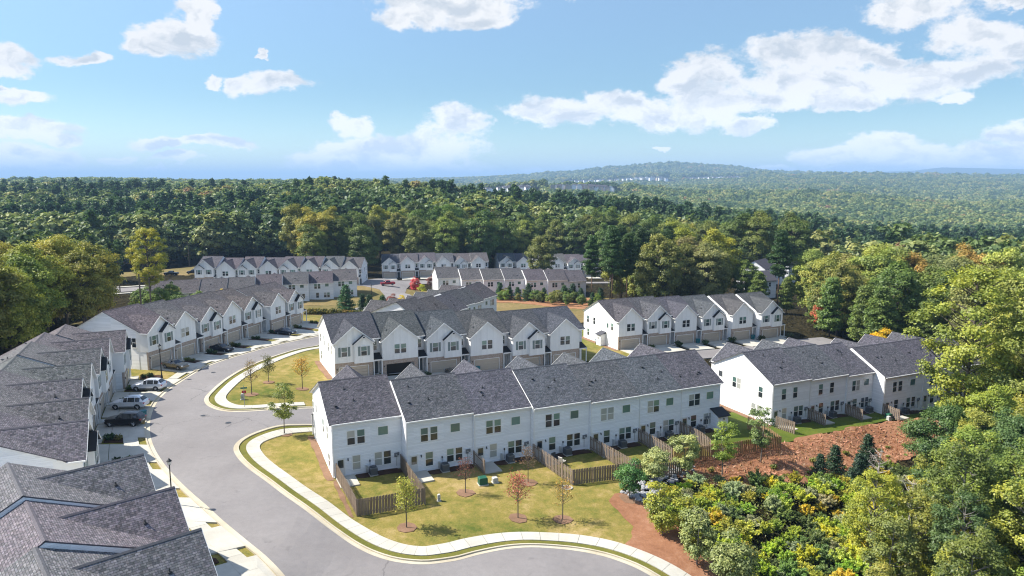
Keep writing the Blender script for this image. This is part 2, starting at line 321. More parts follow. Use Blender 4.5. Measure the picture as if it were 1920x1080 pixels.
def concrete(name, a, c2):
    m, T, b = newmat(name, 0.85, 0.25)
    p = pos(T); n1 = T.noise(p, 0.35, 5, 0.6); n2 = T.noise(p, 5.0, 5, 0.7); oi = T.add('ShaderNodeObjectInfo')
    c = T.mix(T.mr(n1, 0.3, 0.7), a, c2); k = T.math('ADD', T.math('ADD', T.math('MULTIPLY', n2, 0.22), 0.82), T.math('MULTIPLY', oi.outputs['Random'], 0.09))
    sv = T.add('ShaderNodeVectorMath', operation='SCALE'); T.put(sv.inputs[0], c); T.put(sv.inputs[3], k); T.put(b.inputs['Base Color'], sv.outputs[0]); bump(T, b, n2, 0.15, 0.01)
concrete('concrete', (0.46, 0.435, 0.37, 1), (0.54, 0.515, 0.45, 1))
concrete('kerb_concrete', (0.46, 0.40, 0.29, 1), (0.55, 0.50, 0.39, 1))
concrete('joint_fill', (0.17, 0.15, 0.12, 1), (0.22, 0.20, 0.16, 1))
plain('yellow_paint', (0.62, 0.50, 0.14), 0.7)

def ground(name, stops, fine=(9.0, 0.5), big=0.10, bs=0.3, mid=0.9):
    m, T, b = newmat(name, 0.95, 0.1)
    p = pos(T); n1 = T.noise(p, big, 5, 0.6); n2 = T.noise(p, mid, 5, 0.7); n3 = T.noise(p, fine[0], 4, 0.75)
    x = T.math('ADD', T.math('MULTIPLY', n1, 0.55), T.math('MULTIPLY', n2, 0.45)); c = T.ramp(x, stops)
    k = T.math('ADD', T.math('MULTIPLY', n3, fine[1] * 2), 1 - fine[1]); sv = T.add('ShaderNodeVectorMath', operation='SCALE'); T.put(sv.inputs[0], c); T.put(sv.inputs[3], k)
    T.put(b.inputs['Base Color'], sv.outputs[0]); bump(T, b, n3, bs, 0.06)
    return m, T, b
ground('lawn', [(0.34, (0.085, 0.112, 0.020)), (0.42, (0.145, 0.145, 0.032)), (0.52, (0.235, 0.190, 0.052)), (0.64, (0.36, 0.265, 0.115))], (7.0, 0.62), 0.09)
ground('green_turf', [(0.35, (0.065, 0.105, 0.015)), (0.6, (0.115, 0.140, 0.022)), (0.75, (0.17, 0.155, 0.04))], (11.0, 0.45), 0.2)
ground('verge_grass', [(0.34, (0.095, 0.105, 0.022)), (0.52, (0.15, 0.145, 0.032)), (0.70, (0.23, 0.18, 0.055))], (8.0, 0.5), 0.2)
ground('rough_grass', [(0.3, (0.075, 0.080, 0.022)), (0.48, (0.17, 0.135, 0.05)), (0.65, (0.27, 0.19, 0.09))], (3.0, 0.4), 0.03)
ground('pine_straw', [(0.30, (0.19, 0.085, 0.045)), (0.52, (0.29, 0.140, 0.078)), (0.70, (0.38, 0.21, 0.13))], (6.0, 0.42), 0.25, 0.3, 1.6)
ground('mulch', [(0.30, (0.17, 0.105, 0.065)), (0.52, (0.25, 0.150, 0.095)), (0.70, (0.32, 0.20, 0.13))], (14.0, 0.5), 0.6, 0.8)
ground('dark_mulch', [(0.30, (0.045, 0.025, 0.018)), (0.52, (0.075, 0.042, 0.03)), (0.70, (0.11, 0.07, 0.05))], (14.0, 0.5), 0.6, 0.8)
ground('red_clay', [(0.30, (0.22, 0.11, 0.055)), (0.52, (0.34, 0.17, 0.09)), (0.70, (0.30, 0.21, 0.11))], (3.0, 0.4), 0.1, 0.6)
plain('rubble_stone', (0.34, 0.34, 0.35), 0.9, 0.2, var=0.3, scale=3)
# the open country: leaf litter near, wooded slopes far away
m, T, b = newmat('terrain', 0.95, 0.05)
p = pos(T); n1 = T.noise(p, 0.012, 5, 0.6); n2 = T.noise(p, 0.15, 6, 0.75); n3 = T.noise(p, 1.7, 5, 0.7); n5 = T.noise(p, 0.0035, 4, 0.6)
near_c = T.ramp(n3, [(0.35, (0.035, 0.035, 0.014)), (0.55, (0.075, 0.058, 0.028)), (0.75, (0.06, 0.075, 0.022))])
farv = T.math('ADD', T.math('MULTIPLY', n2, 0.6), T.math('MULTIPLY', n1, 0.4))
far_c = T.ramp(farv, [(0.32, (0.014, 0.022, 0.012)), (0.47, (0.035, 0.048, 0.020)), (0.60, (0.065, 0.075, 0.028)), (0.78, (0.11, 0.10, 0.045))])
dist = T.vm('LENGTH', p, out=1)
T.put(b.inputs['Base Color'], T.mix(T.mr(dist, 500, 1500), near_c, far_c)); bump(T, b, T.math('ADD', n2, T.math('MULTIPLY', T.noise(p, 0.03, 6, 0.8), 2.0)), 1.0, 14.0)

def wood(name, a, c2):
    m, T, b = newmat(name, 0.85, 0.2)
    oi = T.add('ShaderNodeObjectInfo'); v = texobj(T); n = T.noise(T.vm('MULTIPLY', v, (9, 9, 1.2)), 3.0, 4); n2 = T.noise(pos(T), 1.1, 3)
    c = T.mix(T.math('ADD', T.math('MULTIPLY', oi.outputs['Random'], 0.6), T.math('MULTIPLY', n2, 0.4)), a, c2); k = T.math('ADD', T.math('MULTIPLY', n, 0.7), 0.62)
    sv = T.add('ShaderNodeVectorMath', operation='SCALE'); T.put(sv.inputs[0], c); T.put(sv.inputs[3], k); T.put(b.inputs['Base Color'], sv.outputs[0])
wood('weathered_wood', (0.17, 0.125, 0.092, 1), (0.31, 0.25, 0.195, 1))
wood('new_wood', (0.26, 0.155, 0.080, 1), (0.42, 0.28, 0.16, 1))
m, T, b = newmat('bark', 0.9, 0.15)
n = T.noise(T.vm('MULTIPLY', pos(T), (6, 6, 1.2)), 2.0, 5, 0.7); sv = T.add('ShaderNodeVectorMath', operation='SCALE'); T.put(sv.inputs[0], objcol(T)); T.put(sv.inputs[3], T.math('ADD', T.math('MULTIPLY', n, 1.2), 0.4)); T.put(b.inputs['Base Color'], sv.outputs[0])

def leafmat(name, far=False):
    m = bpy.data.materials.new(name); m.use_nodes = True; T = NT(m.node_tree); T.n.clear(); MATS[name] = m
    out = T.add('ShaderNodeOutputMaterial'); oi = T.add('ShaderNodeObjectInfo')
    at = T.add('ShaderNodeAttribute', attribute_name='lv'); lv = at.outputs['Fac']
    if far:
        p = pos(T); n = T.noise(p, 0.011, 4, 0.6)
        f = T.math('ADD', T.math('MULTIPLY', oi.outputs['Random'], 0.42), T.math('MULTIPLY', T.mr(n, 0.3, 0.7), 0.45))
        if far == 2: base = T.ramp(f, [(0.2, (0.020, 0.043, 0.018)), (0.55, (0.036, 0.066, 0.024)), (0.85, (0.060, 0.090, 0.032))])  # dark pine green; on the ridge it doubles as painted cloud shade
        else: base = T.ramp(f, [(0.20, (0.034, 0.060, 0.022)), (0.38, (0.062, 0.092, 0.030)), (0.52, (0.098, 0.122, 0.040)), (0.66, (0.135, 0.150, 0.052)), (0.76, (0.17, 0.165, 0.06)), (0.84, (0.17, 0.10, 0.05)), (0.90, (0.07, 0.09, 0.03))])
    else:
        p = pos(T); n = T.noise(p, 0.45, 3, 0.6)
        k = T.math('ADD', T.math('MULTIPLY', n, 0.55), 0.72); sv = T.add('ShaderNodeVectorMath', operation='SCALE'); T.put(sv.inputs[0], oi.outputs['Color']); T.put(sv.inputs[3], k); base = sv.outputs[0]
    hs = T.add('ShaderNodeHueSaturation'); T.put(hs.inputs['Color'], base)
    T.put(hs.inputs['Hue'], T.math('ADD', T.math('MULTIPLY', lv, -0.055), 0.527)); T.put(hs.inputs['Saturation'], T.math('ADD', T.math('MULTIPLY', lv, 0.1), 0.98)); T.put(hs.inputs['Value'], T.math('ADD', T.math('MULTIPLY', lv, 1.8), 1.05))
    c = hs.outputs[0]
    d = T.add('ShaderNodeBsdfDiffuse'); T.put(d.inputs[0], c); t = T.add('ShaderNodeBsdfTranslucent'); T.put(t.inputs[0], T.mix(0.5, c, (1.0, 1.15, 0.35, 1), 'MULTIPLY'))
    mx = T.add('ShaderNodeMixShader'); mx.inputs[0].default_value = 0.30; T.put(mx.inputs[1], d.outputs[0]); T.put(mx.inputs[2], t.outputs[0])
    g = T.add('ShaderNodeBsdfGlossy'); g.inputs['Roughness'].default_value = 0.5; g.inputs['Color'].default_value = (1, 1, 1, 1)
    m2 = T.add('ShaderNodeMixShader'); m2.inputs[0].default_value = 0.025; T.put(m2.inputs[1], mx.outputs[0]); T.put(m2.inputs[2], g.outputs[0])
    T.put(out.inputs[0], m2.outputs[0])
leafmat('leaf'); leafmat('forest_leaf', True); leafmat('forest_pine_cloud_shade', 2)
tinted('car_paint', 0.3, 0.5, 0.3, 0.02, coat=0.35)
plain('car_glass', (0.012, 0.015, 0.02), 0.04, 0.9, var=0.02)
plain('tyre_rubber', (0.02, 0.02, 0.02), 0.8)
plain('alloy', (0.42, 0.43, 0.45), 0.3, 0.6, 0.8, 0.03)
plain('tail_red', (0.45, 0.012, 0.02), 0.25, 0.6, var=0.03)
plain('lamp_clear', (0.62, 0.66, 0.70), 0.12, 0.8, var=0.03)
plain('plate_white', (0.7, 0.7, 0.68), 0.5)
plain('teal_plastic', (0.012, 0.13, 0.155), 0.45, 0.4)
plain('sign_green', (0.02, 0.16, 0.10), 0.45, 0.4)
plain('utility_green', (0.015, 0.10, 0.06), 0.5, 0.4)
plain('light_grey_plastic', (0.45, 0.45, 0.42), 0.6)
plain('lantern_glass', (0.75, 0.74, 0.68), 0.3, 0.5, var=0.02)
plain('patio_cloth', (0.66, 0.62, 0.56), 0.8)
plain('galvanised', (0.33, 0.34, 0.36), 0.4, 0.5, 0.5)

# ---------------------------------------------------------------- mesh and object helpers
class MB:
    def __init__(s): s.v = []; s.f = []; s.m = []; s.uv = {}; s.mats = []
    def mi(s, name):
        if name not in s.mats: s.mats.append(name)
        return s.mats.index(name)
    def face(s, pts, mat, uv=None):
        i = len(s.v); s.v += [tuple(p) for p in pts]; s.f.append(tuple(range(i, i + len(pts)))); s.m.append(s.mi(mat))
        if uv: s.uv[len(s.f) - 1] = uv
    def box(s, x0, x1, y0, y1, z0, z1, mat):
        i = len(s.v); s.v += [(x0,y0,z0),(x1,y0,z0),(x1,y1,z0),(x0,y1,z0),(x0,y0,z1),(x1,y0,z1),(x1,y1,z1),(x0,y1,z1)]
        for f in ((3,2,1,0),(4,5,6,7),(0,1,5,4),(1,2,6,5),(2,3,7,6),(3,0,4,7)): s.f.append(tuple(i + k for k in f)); s.m.append(s.mi(mat))
    def prism(s, poly, axis, a0, a1, mat):
        """extrude a 2-D polygon (given in the two other axes) along an axis"""
        def P(p, a): return (a, p[0], p[1]) if axis == 'x' else ((p[0], a, p[1]) if axis == 'y' else (p[0], p[1], a))
        n = len(poly); s.face([P(p, a0) for p in poly][::-1], mat); s.face([P(p, a1) for p in poly], mat)
        for k in range(n):
            q = (k + 1) % n; s.face([P(poly[k], a0), P(poly[q], a0), P(poly[q], a1), P(poly[k], a1)], mat)
    def tube(s, pts, radii, mat, n=6, caps=True):
        rings = []
        for k, p in enumerate(pts):
            p = Vector(p); a = Vector(pts[max(k - 1, 0)]); b2 = Vector(pts[min(k + 1, len(pts) - 1)]); d = (b2 - a)
            d = d.normalized() if d.length > 1e-9 else Vector((0, 0, 1)); u = d.cross(Vector((0, 0, 1)))
            u = u.normalized() if u.length > 1e-3 else Vector((1, 0, 0)); w = d.cross(u); r = radii[k] if hasattr(radii, '__len__') else radii
            i = len(s.v); s.v += [tuple(p + (u * math.cos(2 * PI * j / n) + w * math.sin(2 * PI * j / n)) * r) for j in range(n)]; rings.append(i)
        for a, b2 in zip(rings, rings[1:]):
            for j in range(n): s.f.append((a + j, a + (j + 1) % n, b2 + (j + 1) % n, b2 + j)); s.m.append(s.mi(mat))
        if caps:
            s.f.append(tuple(rings[0] + j for j in range(n))[::-1]); s.m.append(s.mi(mat)); s.f.append(tuple(rings[-1] + j for j in range(n))); s.m.append(s.mi(mat))
    def mesh(s, name, smooth=False, fix=True):
        me = bpy.data.meshes.new(name); me.from_pydata(s.v, [], s.f)
        for q in s.mats: me.materials.append(MATS[q])
        me.polygons.foreach_set('material_index', s.m)
        if s.uv:
            ul = me.uv_layers.new(name='UVMap')
            for pi, uvs in s.uv.items():
                p = me.polygons[pi]
                for k, li in enumerate(p.loop_indices): ul.data[li].uv = uvs[k]
        if fix and not s.uv:
            b2 = bmesh.new(); b2.from_mesh(me); bmesh.ops.recalc_face_normals(b2, faces=b2.faces); b2.to_mesh(me); b2.free()
        if smooth: me.polygons.foreach_set('use_smooth', [True] * len(me.polygons))
        me.update(); return me
def obj(name, me, parent=None, loc=(0, 0, 0), rz=0.0, color=None, scale=None):
    o = bpy.data.objects.new(name, me); COL.objects.link(o)
    if parent is not None: o.parent = parent
    o.location = loc
    if rz: o.rotation_euler = (0, 0, rz)
    if color is not None: o.color = (color[0], color[1], color[2], 1)
    if scale is not None: o.scale = scale if hasattr(scale, '__len__') else (scale,) * 3
    return o
def empty(name, loc, rz=0.0, label=None, cat=None, group=None):
    o = bpy.data.objects.new(name, None); COL.objects.link(o); o.location = loc; o.rotation_euler = (0, 0, rz); o.empty_display_size = 0.3
    return tag(o, label, cat, group)
def tag(o, label=None, cat=None, group=None, kind=None):
    if label: o['label'] = label
    if cat: o['category'] = cat
    if group: o['group'] = group
    if kind: o['kind'] = kind
    return o
CACHE = {}
def cached(key, fn):
    if key not in CACHE: CACHE[key] = fn()
    return CACHE[key]

# ---------------------------------------------------------------- ground: one sheet to the horizon
def axis(lo, hi, step, far, grow=1.13):
    a = list(np.arange(lo, hi + 0.01, step)); s = step; x = hi
    while x < far: s *= grow; x += s; a.append(x)
    s = step; x = lo; b2 = []
    while x > -far: s *= grow; x -= s; b2.append(x)
    return np.array(b2[::-1] + a)
gx = axis(-130, 130, 2.0, 32000, 1.075); gy = axis(10, 330, 2.0, 32000, 1.075); gy = gy[gy > -6000]
GX, GY = np.meshgrid(gx, gy)
GZ = Hxy(GX, GY)
_r = np.hypot(GX, GY)
_n = (np.sin(GX / 310.0 + GY / 470.0) * np.cos(GY / 390.0 - GX / 800.0) + 0.5 * np.sin(GX / 131.0) * np.cos(GY / 151.0)) * np.clip((_r - 1500) / 2500, 0, 1) * 5
_jit = rng.normal(0, 1, GX.shape) * np.clip((_r - 2500) / 3000, 0, 1) * 4.0
GZ2 = GZ + _jit - 0.10
def grid_mesh(name, X, Y, Z, mat):
    ny, nx = X.shape; v = np.stack([X, Y, Z], -1).reshape(-1, 3)
    i = (np.arange(ny - 1)[:, None] * nx + np.arange(nx - 1)[None, :]).reshape(-1)
    f = np.stack([i, i + 1, i + 1 + nx, i + nx], -1)
    me = bpy.data.meshes.new(name); me.vertices.add(len(v)); me.vertices.foreach_set('co', v.astype(np.float32).ravel())
    me.loops.add(f.size); me.loops.foreach_set('vertex_index', f.astype(np.int32).ravel()); me.polygons.add(len(f))
    me.polygons.foreach_set('loop_start', np.arange(0, f.size, 4, dtype=np.int32)); me.polygons.foreach_set('loop_total', np.full(len(f), 4, np.int32))
    me.materials.append(MATS[mat]); me.update(calc_edges=True); me.polygons.foreach_set('use_smooth', np.ones(len(f), bool)); return me
g = obj('ground', grid_mesh('ground', GX, GY, GZ2, 'terrain')); tag(g, kind='structure')

def pip(x, y, poly):
    inside = np.zeros(np.shape(x), bool); n = len(poly)
    for k in range(n):
        (x1, y1), (x2, y2) = poly[k], poly[(k + 1) % n]
        c = ((y1 > y) != (y2 > y)) & (x < (x2 - x1) * (y - y1) / ((y2 - y1) if y2 != y1 else 1e-9) + x1); inside ^= c
    return inside
def smooth_line(pts, n=3, closed=False):
    """Catmull-Rom"""
    P = [Vector((p[0], p[1])) for p in pts]; out = []; m = len(P)
    for k in range(m if closed else m - 1):
        if closed: a, b2, c, d = P[(k - 1) % m], P[k], P[(k + 1) % m], P[(k + 2) % m]
        else: a, b2, c, d = P[max(k - 1, 0)], P[k], P[k + 1], P[min(k + 2, m - 1)]
        for j in range(n):
            t = j / n; q = 0.5 * ((2 * b2) + (c - a) * t + (2 * a - 5 * b2 + 4 * c - d) * t * t + (3 * b2 - a - 3 * c + d) * t ** 3); out.append((q.x, q.y))
    if not closed: out.append(tuple(P[-1]))
    return out
def resample(line, step):
    P = np.array(line); d = np.r_[0, np.cumsum(np.hypot(*np.diff(P, axis=0).T))]; n = max(2, int(round(d[-1] / step)) + 1); s = np.linspace(0, d[-1], n)
    return np.stack([np.interp(s, d, P[:, 0]), np.interp(s, d, P[:, 1])], -1)
def offset(line, off):
    """shift a polyline to its left by off"""
    P = np.array(line); T_ = np.gradient(P, axis=0); T_ /= np.maximum(np.hypot(T_[:, 0], T_[:, 1])[:, None], 1e-9)
    for _ in range(2): T_[1:-1] = (T_[:-2] + T_[1:-1] * 2 + T_[2:]) / 4
    T_ /= np.hypot(T_[:, 0], T_[:, 1])[:, None]
    return P + np.stack([-T_[:, 1], T_[:, 0]], -1) * off
def sheet(name, poly, mat, dz, grid=1.5, wob=0.0, kind='structure', skirt=0.14, parent=None):
    poly = [tuple(p) for p in poly]
    P = resample(poly + [poly[0]], 0.8)[:-1]
    if wob:
        a = np.arange(len(P)); P = P + np.stack([np.sin(a * 1.7) + np.sin(a * 0.63 + 1), np.cos(a * 1.31) + np.sin(a * 0.41)], -1) * wob * 0.5
    x0, y0 = P.min(0); x1, y1 = P.max(0)
    X, Y = np.meshgrid(np.arange(x0 + .3, x1, grid), np.arange(y0 + .3, y1, grid)); X = X.ravel() + rng.uniform(-.2, .2, X.size) * grid; Y = Y.ravel() + rng.uniform(-.2, .2, Y.size) * grid
    k = pip(X, Y, P); X, Y = X[k], Y[k]
    pts = [Vector(p) for p in P] + [Vector((a, b2)) for a, b2 in zip(X, Y)]; n = len(P)
    ov, oe, of, *_ = delaunay_2d_cdt(pts, [], [list(range(n))], 1, 1e-4)
    V = np.array([(p.x, p.y) for p in ov]); Z = Hxy(V[:, 0], V[:, 1]) + dz
    verts = [(a, b2, c) for (a, b2), c in zip(V, Z)]; faces = [tuple(f) for f in of]
    if skirt:
        cnt = {}
        for f in faces:
            for a, b2 in zip(f, f[1:] + f[:1]): cnt[(min(a, b2), max(a, b2))] = cnt.get((min(a, b2), max(a, b2)), 0) + 1
        for f in list(faces):
            for a, b2 in zip(f, f[1:] + f[:1]):
                if cnt[(min(a, b2), max(a, b2))] == 1:
                    i = len(verts); verts += [(*verts[a][:2], verts[a][2] - skirt), (*verts[b2][:2], verts[b2][2] - skirt)]; faces.append((b2, a, i, i + 1))
    me = bpy.data.meshes.new(name); me.from_pydata(verts, [], faces); me.materials.append(MATS[mat]); me.update()
    o = obj(name, me, parent)
    if kind and parent is None: tag(o, kind=kind)
    return o
def strip(name, A, B, mat, dz0, dz1=None, kind='structure', depth=0.25, parent=None):
    """ribbon between two equally sampled lines"""
    dz1 = dz0 if dz1 is None else dz1; A = np.asarray(A); B = np.asarray(B); za = Hxy(A[:, 0], A[:, 1]) + dz0; zb = Hxy(B[:, 0], B[:, 1]) + dz1
    v = []; f = []
    for k in range(len(A)):
        v += [(A[k][0], A[k][1], za[k]), (B[k][0], B[k][1], zb[k]), (A[k][0], A[k][1], za[k] - depth), (B[k][0], B[k][1], zb[k] - depth)]
        if k: i = 4 * k; f += [(i - 4, i - 3, i + 1, i), (i - 2, i - 4, i, i + 2), (i - 3, i - 1, i + 3, i + 1)]
    i = 4 * (len(A) - 1); f += [(0, 2, 3, 1), (i + 1, i + 3, i + 2, i)]
    me = bpy.data.meshes.new(name); me.from_pydata(v, [], f); me.materials.append(MATS[mat])
    bm = bmesh.new(); bm.from_mesh(me); bmesh.ops.recalc_face_normals(bm, faces=bm.faces); bm.to_mesh(me); bm.free(); me.update()
    if me.polygons[0].normal.z < 0: me.flip_normals()
    o = obj(name, me, parent)
    if parent is None and kind: tag(o, kind=kind)
    return o

# the kerb lines of the near streets
LROAD = [(-26.0,226),(-31.5,205),(-36.0,185),(-39.6,166)] + [(-43.2,153.9),(-45.2,148.8),(-47.0,143.2),(-48.8,138.0),(-50.4,131.8),(-51.6,126.5),(-52.4,121.3),(-52.9,117.0),(-53.1,112.0),(-52.7,105.9),(-51.4,99.8),(-49.7,94.6),(-47.9,90.3),(-45.4,85.3),(-42.7,80.9),(-39.8,77.0),(-36.5,73.0),(-33.0,69.1),(-29.6,65.6),(-26.6,62.6),(-23.4,59.3),(-20.8,56.6),(-18.7,54.4),(-13.0,48.4),(-6.0,41.5)]
RUP = [(-24.0,223),(-28.0,204),(-32.0,184),(-36.0,165),(-39.0,152)] + [(-40.8,144.9),(-42.6,139.5),(-44.0,133.7),(-45.3,128.3),(-46.3,123.0),(-46.8,118.0),(-46.8,113.0),(-46.5,108.6),(-46.1,104.7),(-45.6,101.7),(-44.7,99.5),(-43.3,97.5),(-41.4,95.9),(-39.6,95.1),(-37.7,95.0),(-35.6,95.4),(-33.6,96.2),(-31.6,97.2),(-28.8,98.4),(-18,103.3),(-2,110.6),(14,117.9),(30,125.3),(46,132.8),(62,140.3),(74,146)]
RLO = [(78,139.6),(62,132.1),(46,124.6),(30,117.1),(14,109.8),(0,103.4),(-14,97.2),(-25.4,93.0)] + [(-27.7,92.2),(-28.9,91.4),(-30.0,90.6),(-31.2,89.4),(-32.3,87.9),(-33.2,86.4),(-33.8,84.8),(-33.9,83.0),(-33.4,81.2),(-32.3,79.2),(-30.9,77.2),(-28.9,74.8),(-27.2,73.0),(-24.3,70.0),(-21.5,67.2),(-18.5,64.1),(-16.3,62.1),(-14.4,60.4),(-12.6,59.1),(-10.8,58.2),(-9.1,57.8),(-7.5,57.8),(-6.0,58.3),(-4.6,58.9),(-2.9,59.9),(-0.3,60.9),(2.5,61.3),(5.3,61.2),(8.0,60.3),(10.4,58.8),(12.2,57.4),(13.9,56.0),(19,51.5),(27,44)]
lroad = resample(smooth_line(LROAD, 4), 0.75); rup = resample(smooth_line(RUP, 4), 0.75); rlo = resample(smooth_line(RLO, 4), 0.75)
road_poly = [tuple(p) for p in lroad] + [(10, 36), (30, 36)] + [tuple(p) for p in rlo[::-1]] + [tuple(p) for p in rup[::-1]]
road_poly = [p for k, p in enumerate(road_poly) if k % 1 == 0]
sheet('road', road_poly, 'asphalt', 0.05, 1.6, skirt=0.1)
def side_of(line, ref):
    """sign of the offset that leads away from the road: ref is a point on the road"""
    k = int(np.argmin(np.hypot(*(line - np.array(ref)).T))); k = min(max(k, 1), len(line) - 2); t = line[k + 1] - line[k - 1]; w = np.array(ref) - line[k]
    return -1 if t[0] * w[1] - t[1] * w[0] > 0 else 1
sL = side_of(lroad, (-49.5, 115)); sU = side_of(rup, (-49.5, 115)); sR = side_of(rlo, (-38, 80))
def kerb(line, s, i0=0, i1=None):
    ln = line[i0:i1]
    root = strip('kerb', offset(ln, 0.0), offset(ln, 0.46 * s), 'kerb_concrete', 0.065, 0.05)
    strip('kerb_top', offset(ln, 0.46 * s), offset(ln, 0.62 * s), 'kerb_concrete', 0.17, 0.17, parent=root)
    return root
kerb(lroad, sL); kerb(rup, sU); kerb(rlo, sR)
def walk(name, line, s, a, b2, i0=0, i1=None, slab=1.55, width_parts=1):
    """pavement of cast slabs with open joints, each slab an object"""
    ln = line[i0:i1]; A = offset(ln, a * s); B = offset(ln, b2 * s)
    root = strip(name, A, B, 'joint_fill', 0.06, 0.06)
    n = max(1, int(round(np.hypot(*np.diff(ln, axis=0).T).sum() / slab)))
    t = np.linspace(0, len(ln) - 1, n + 1); ii = np.arange(len(ln))
    count = 0; rest = MB()
    for k in range(n):
        g0 = 0.018
        ts = np.linspace(t[k], t[k + 1], 3); ts[0] += g0; ts[-1] -= g0
        pa = [(np.interp(q, ii, A[:, 0]), np.interp(q, ii, A[:, 1])) for q in ts]; pb = [(np.interp(q, ii, B[:, 0]), np.interp(q, ii, B[:, 1])) for q in ts]
        za = [hz(*p) + 0.12 for p in pa]; zb = [hz(*p) + 0.12 for p in pb]
        m_ = rest if count >= 290 else MB()
        for j in range(2):
            m_.face([(*pa[j], za[j]), (*pb[j], zb[j]), (*pb[j + 1], zb[j + 1]), (*pa[j + 1], za[j + 1])], 'concrete')
        for P_, Z_ in ((pa, za), (pb, zb)):
            for j in range(2): m_.face([(*P_[j], Z_[j]), (*P_[j + 1], Z_[j + 1]), (*P_[j + 1], Z_[j + 1] - .12), (*P_[j], Z_[j] - .12)], 'concrete')
        if m_ is not rest: obj('slab', m_.mesh('slab'), root); count += 1
    if rest.f: tag(obj('slabs', rest.mesh('slabs'), root), kind='stuff')
    return root
def near_i(line, p): return int(np.argmin(np.hypot(*(line - np.array(p)).T)))
walk('pavement', rlo, sR, 1.42, 2.98, near_i(rlo, (-25.4, 93)), near_i(rlo, (19, 51.5)))
walk('pavement', rup, sU, 1.42, 2.98, near_i(rup, (-39, 152)), near_i(rup, (-28.8, 98.4)))
walk('pavement', lroad, sL, 1.42, 3.0, near_i(lroad, (-39.6, 166)), near_i(lroad, (-9, 44)))
def polyobj(name, poly, mat, dz, **k): return sheet(name, poly, mat, dz, **k)
# lawns
inner_low = [tuple(p) for p in offset(rlo, 0.62 * sR)[near_i(rlo, (-25.4, 93)):near_i(rlo, (13.9, 56))]]
lawn1 = inner_low + [(11.2, 61.6), (12.4, 64.6), (11.9, 68.5), (10.9, 71.3), (11.6, 73.0), (14.0, 77.0), (26, 86), (36, 89.5), (30, 106), (0, 95)]
sheet('lawn', lawn1, 'lawn', 0.0, 1.6, kind='structure')
inner_up = [tuple(p) for p in offset(rup, 0.62 * sU)[near_i(rup, (-36, 165)):near_i(rup, (-14, 105.2))]]
sheet('lawn', inner_up + [(-22, 112), (-27, 118), (-33, 135), (-29, 165)], 'lawn', 0.0, 1.6)
left_in = [tuple(p) for p in offset(lroad, 0.62 * sL)[near_i(lroad, (-36, 185)):near_i(lroad, (-9, 44))]]
sheet('lawn', left_in + [(-20, 36), (-40, 48), (-62, 96), (-70, 112), (-68, 140), (-58, 175), (-50, 190)], 'lawn', -0.02, 2.0)
sheet('lawn', [(26, 86.3), (31.5, 89.0), (36.4, 92.0), (40, 94.8), (44.4, 97.4), (52, 101.6), (60, 105.6), (70, 108.5), (78, 111), (74, 122), (44, 108), (34, 106), (29, 98)], 'green_turf', 0.03, 1.6)
sheet('lawn', [(16, 122), (38, 150), (30, 158), (24, 176), (6, 176), (-24, 140), (-20, 120)], 'lawn', -0.02, 2.5)
sheet('lawn', [(-66, 150), (-48, 190), (-20, 178), (10, 185), (30, 200), (40, 250), (0, 262), (-60, 268), (-90, 215), (-120, 215), (-110, 160)], 'rough_grass', -0.04, 4.0)
sheet('grass_field', [(-190, 285), (-92, 285), (-90, 318), (-78, 332), (-84, 345), (-120, 352), (-180, 345), (-220, 325)], 'rough_grass', 0.0, 6.0, wob=2.0)
# pine straw slope below the far yards and beds at the walls
sheet('pine_straw_bank', [(17.5, 80.5), (20.5, 82.6), (26, 86.2), (31.5, 89.2), (36.6, 92.2), (40.0, 95.0), (44.6, 97.6), (51.5, 101.3), (59, 104.8), (66, 107), (64, 100), (56, 94), (46, 87), (35.6, 81.2), (28, 79.4), (22, 77.6)], 'pine_straw', 0.05, 1.2, wob=0.5)
sheet('pine_straw_bed', [(14.1, 72.6), (11.3, 73.0), (10.5, 71.3), (11.1, 69.0), (11.9, 66.8), (11.8, 64.4), (10.4, 61.7), (12.0, 59.7), (15.2, 56.8), (20, 53.4), (24, 50), (27, 53), (22, 60), (17, 66), (15, 70)], 'pine_straw', 0.05, 1.0, wob=0.25)
def local_poly(row, u0, u1, v0, v1, unit=0):
    b_ = ROWS[row]; a = math.radians(b_[0]); U = np.array([math.cos(a), math.sin(a)]); V = np.array([-U[1], U[0]]); o_ = np.array(b_[7][unit][:2]); return [tuple(o_ + U * u + V * v) for u, v in ((u0, v0), (u1, v0), (u1, v1), (u0, v1))]
sheet('mulch_bed', local_poly('B1', 7.93, 8.75, 1, 15.2), 'mulch', 0.04, 1.0, wob=0.12)
sheet('mulch_bed', local_poly('B1', 7.75, 8.2, 15.2, 24.6), 'mulch', 0.04, 1.0, wob=0.1)
sheet('mulch_bed', local_poly('B3', -1.0, 0.05, 2, 15), 'mulch', 0.04, 1.0, wob=0.12)
sheet('mulch_bed', local_poly('B4', -1.0, 0.05, 0, 15), 'mulch', 0.04, 1.0, wob=0.12)
sheet('mulch_bed', local_poly('B2', 7.4, 8.5, 0, 15), 'mulch', 0.06, 1.0, wob=0.12)
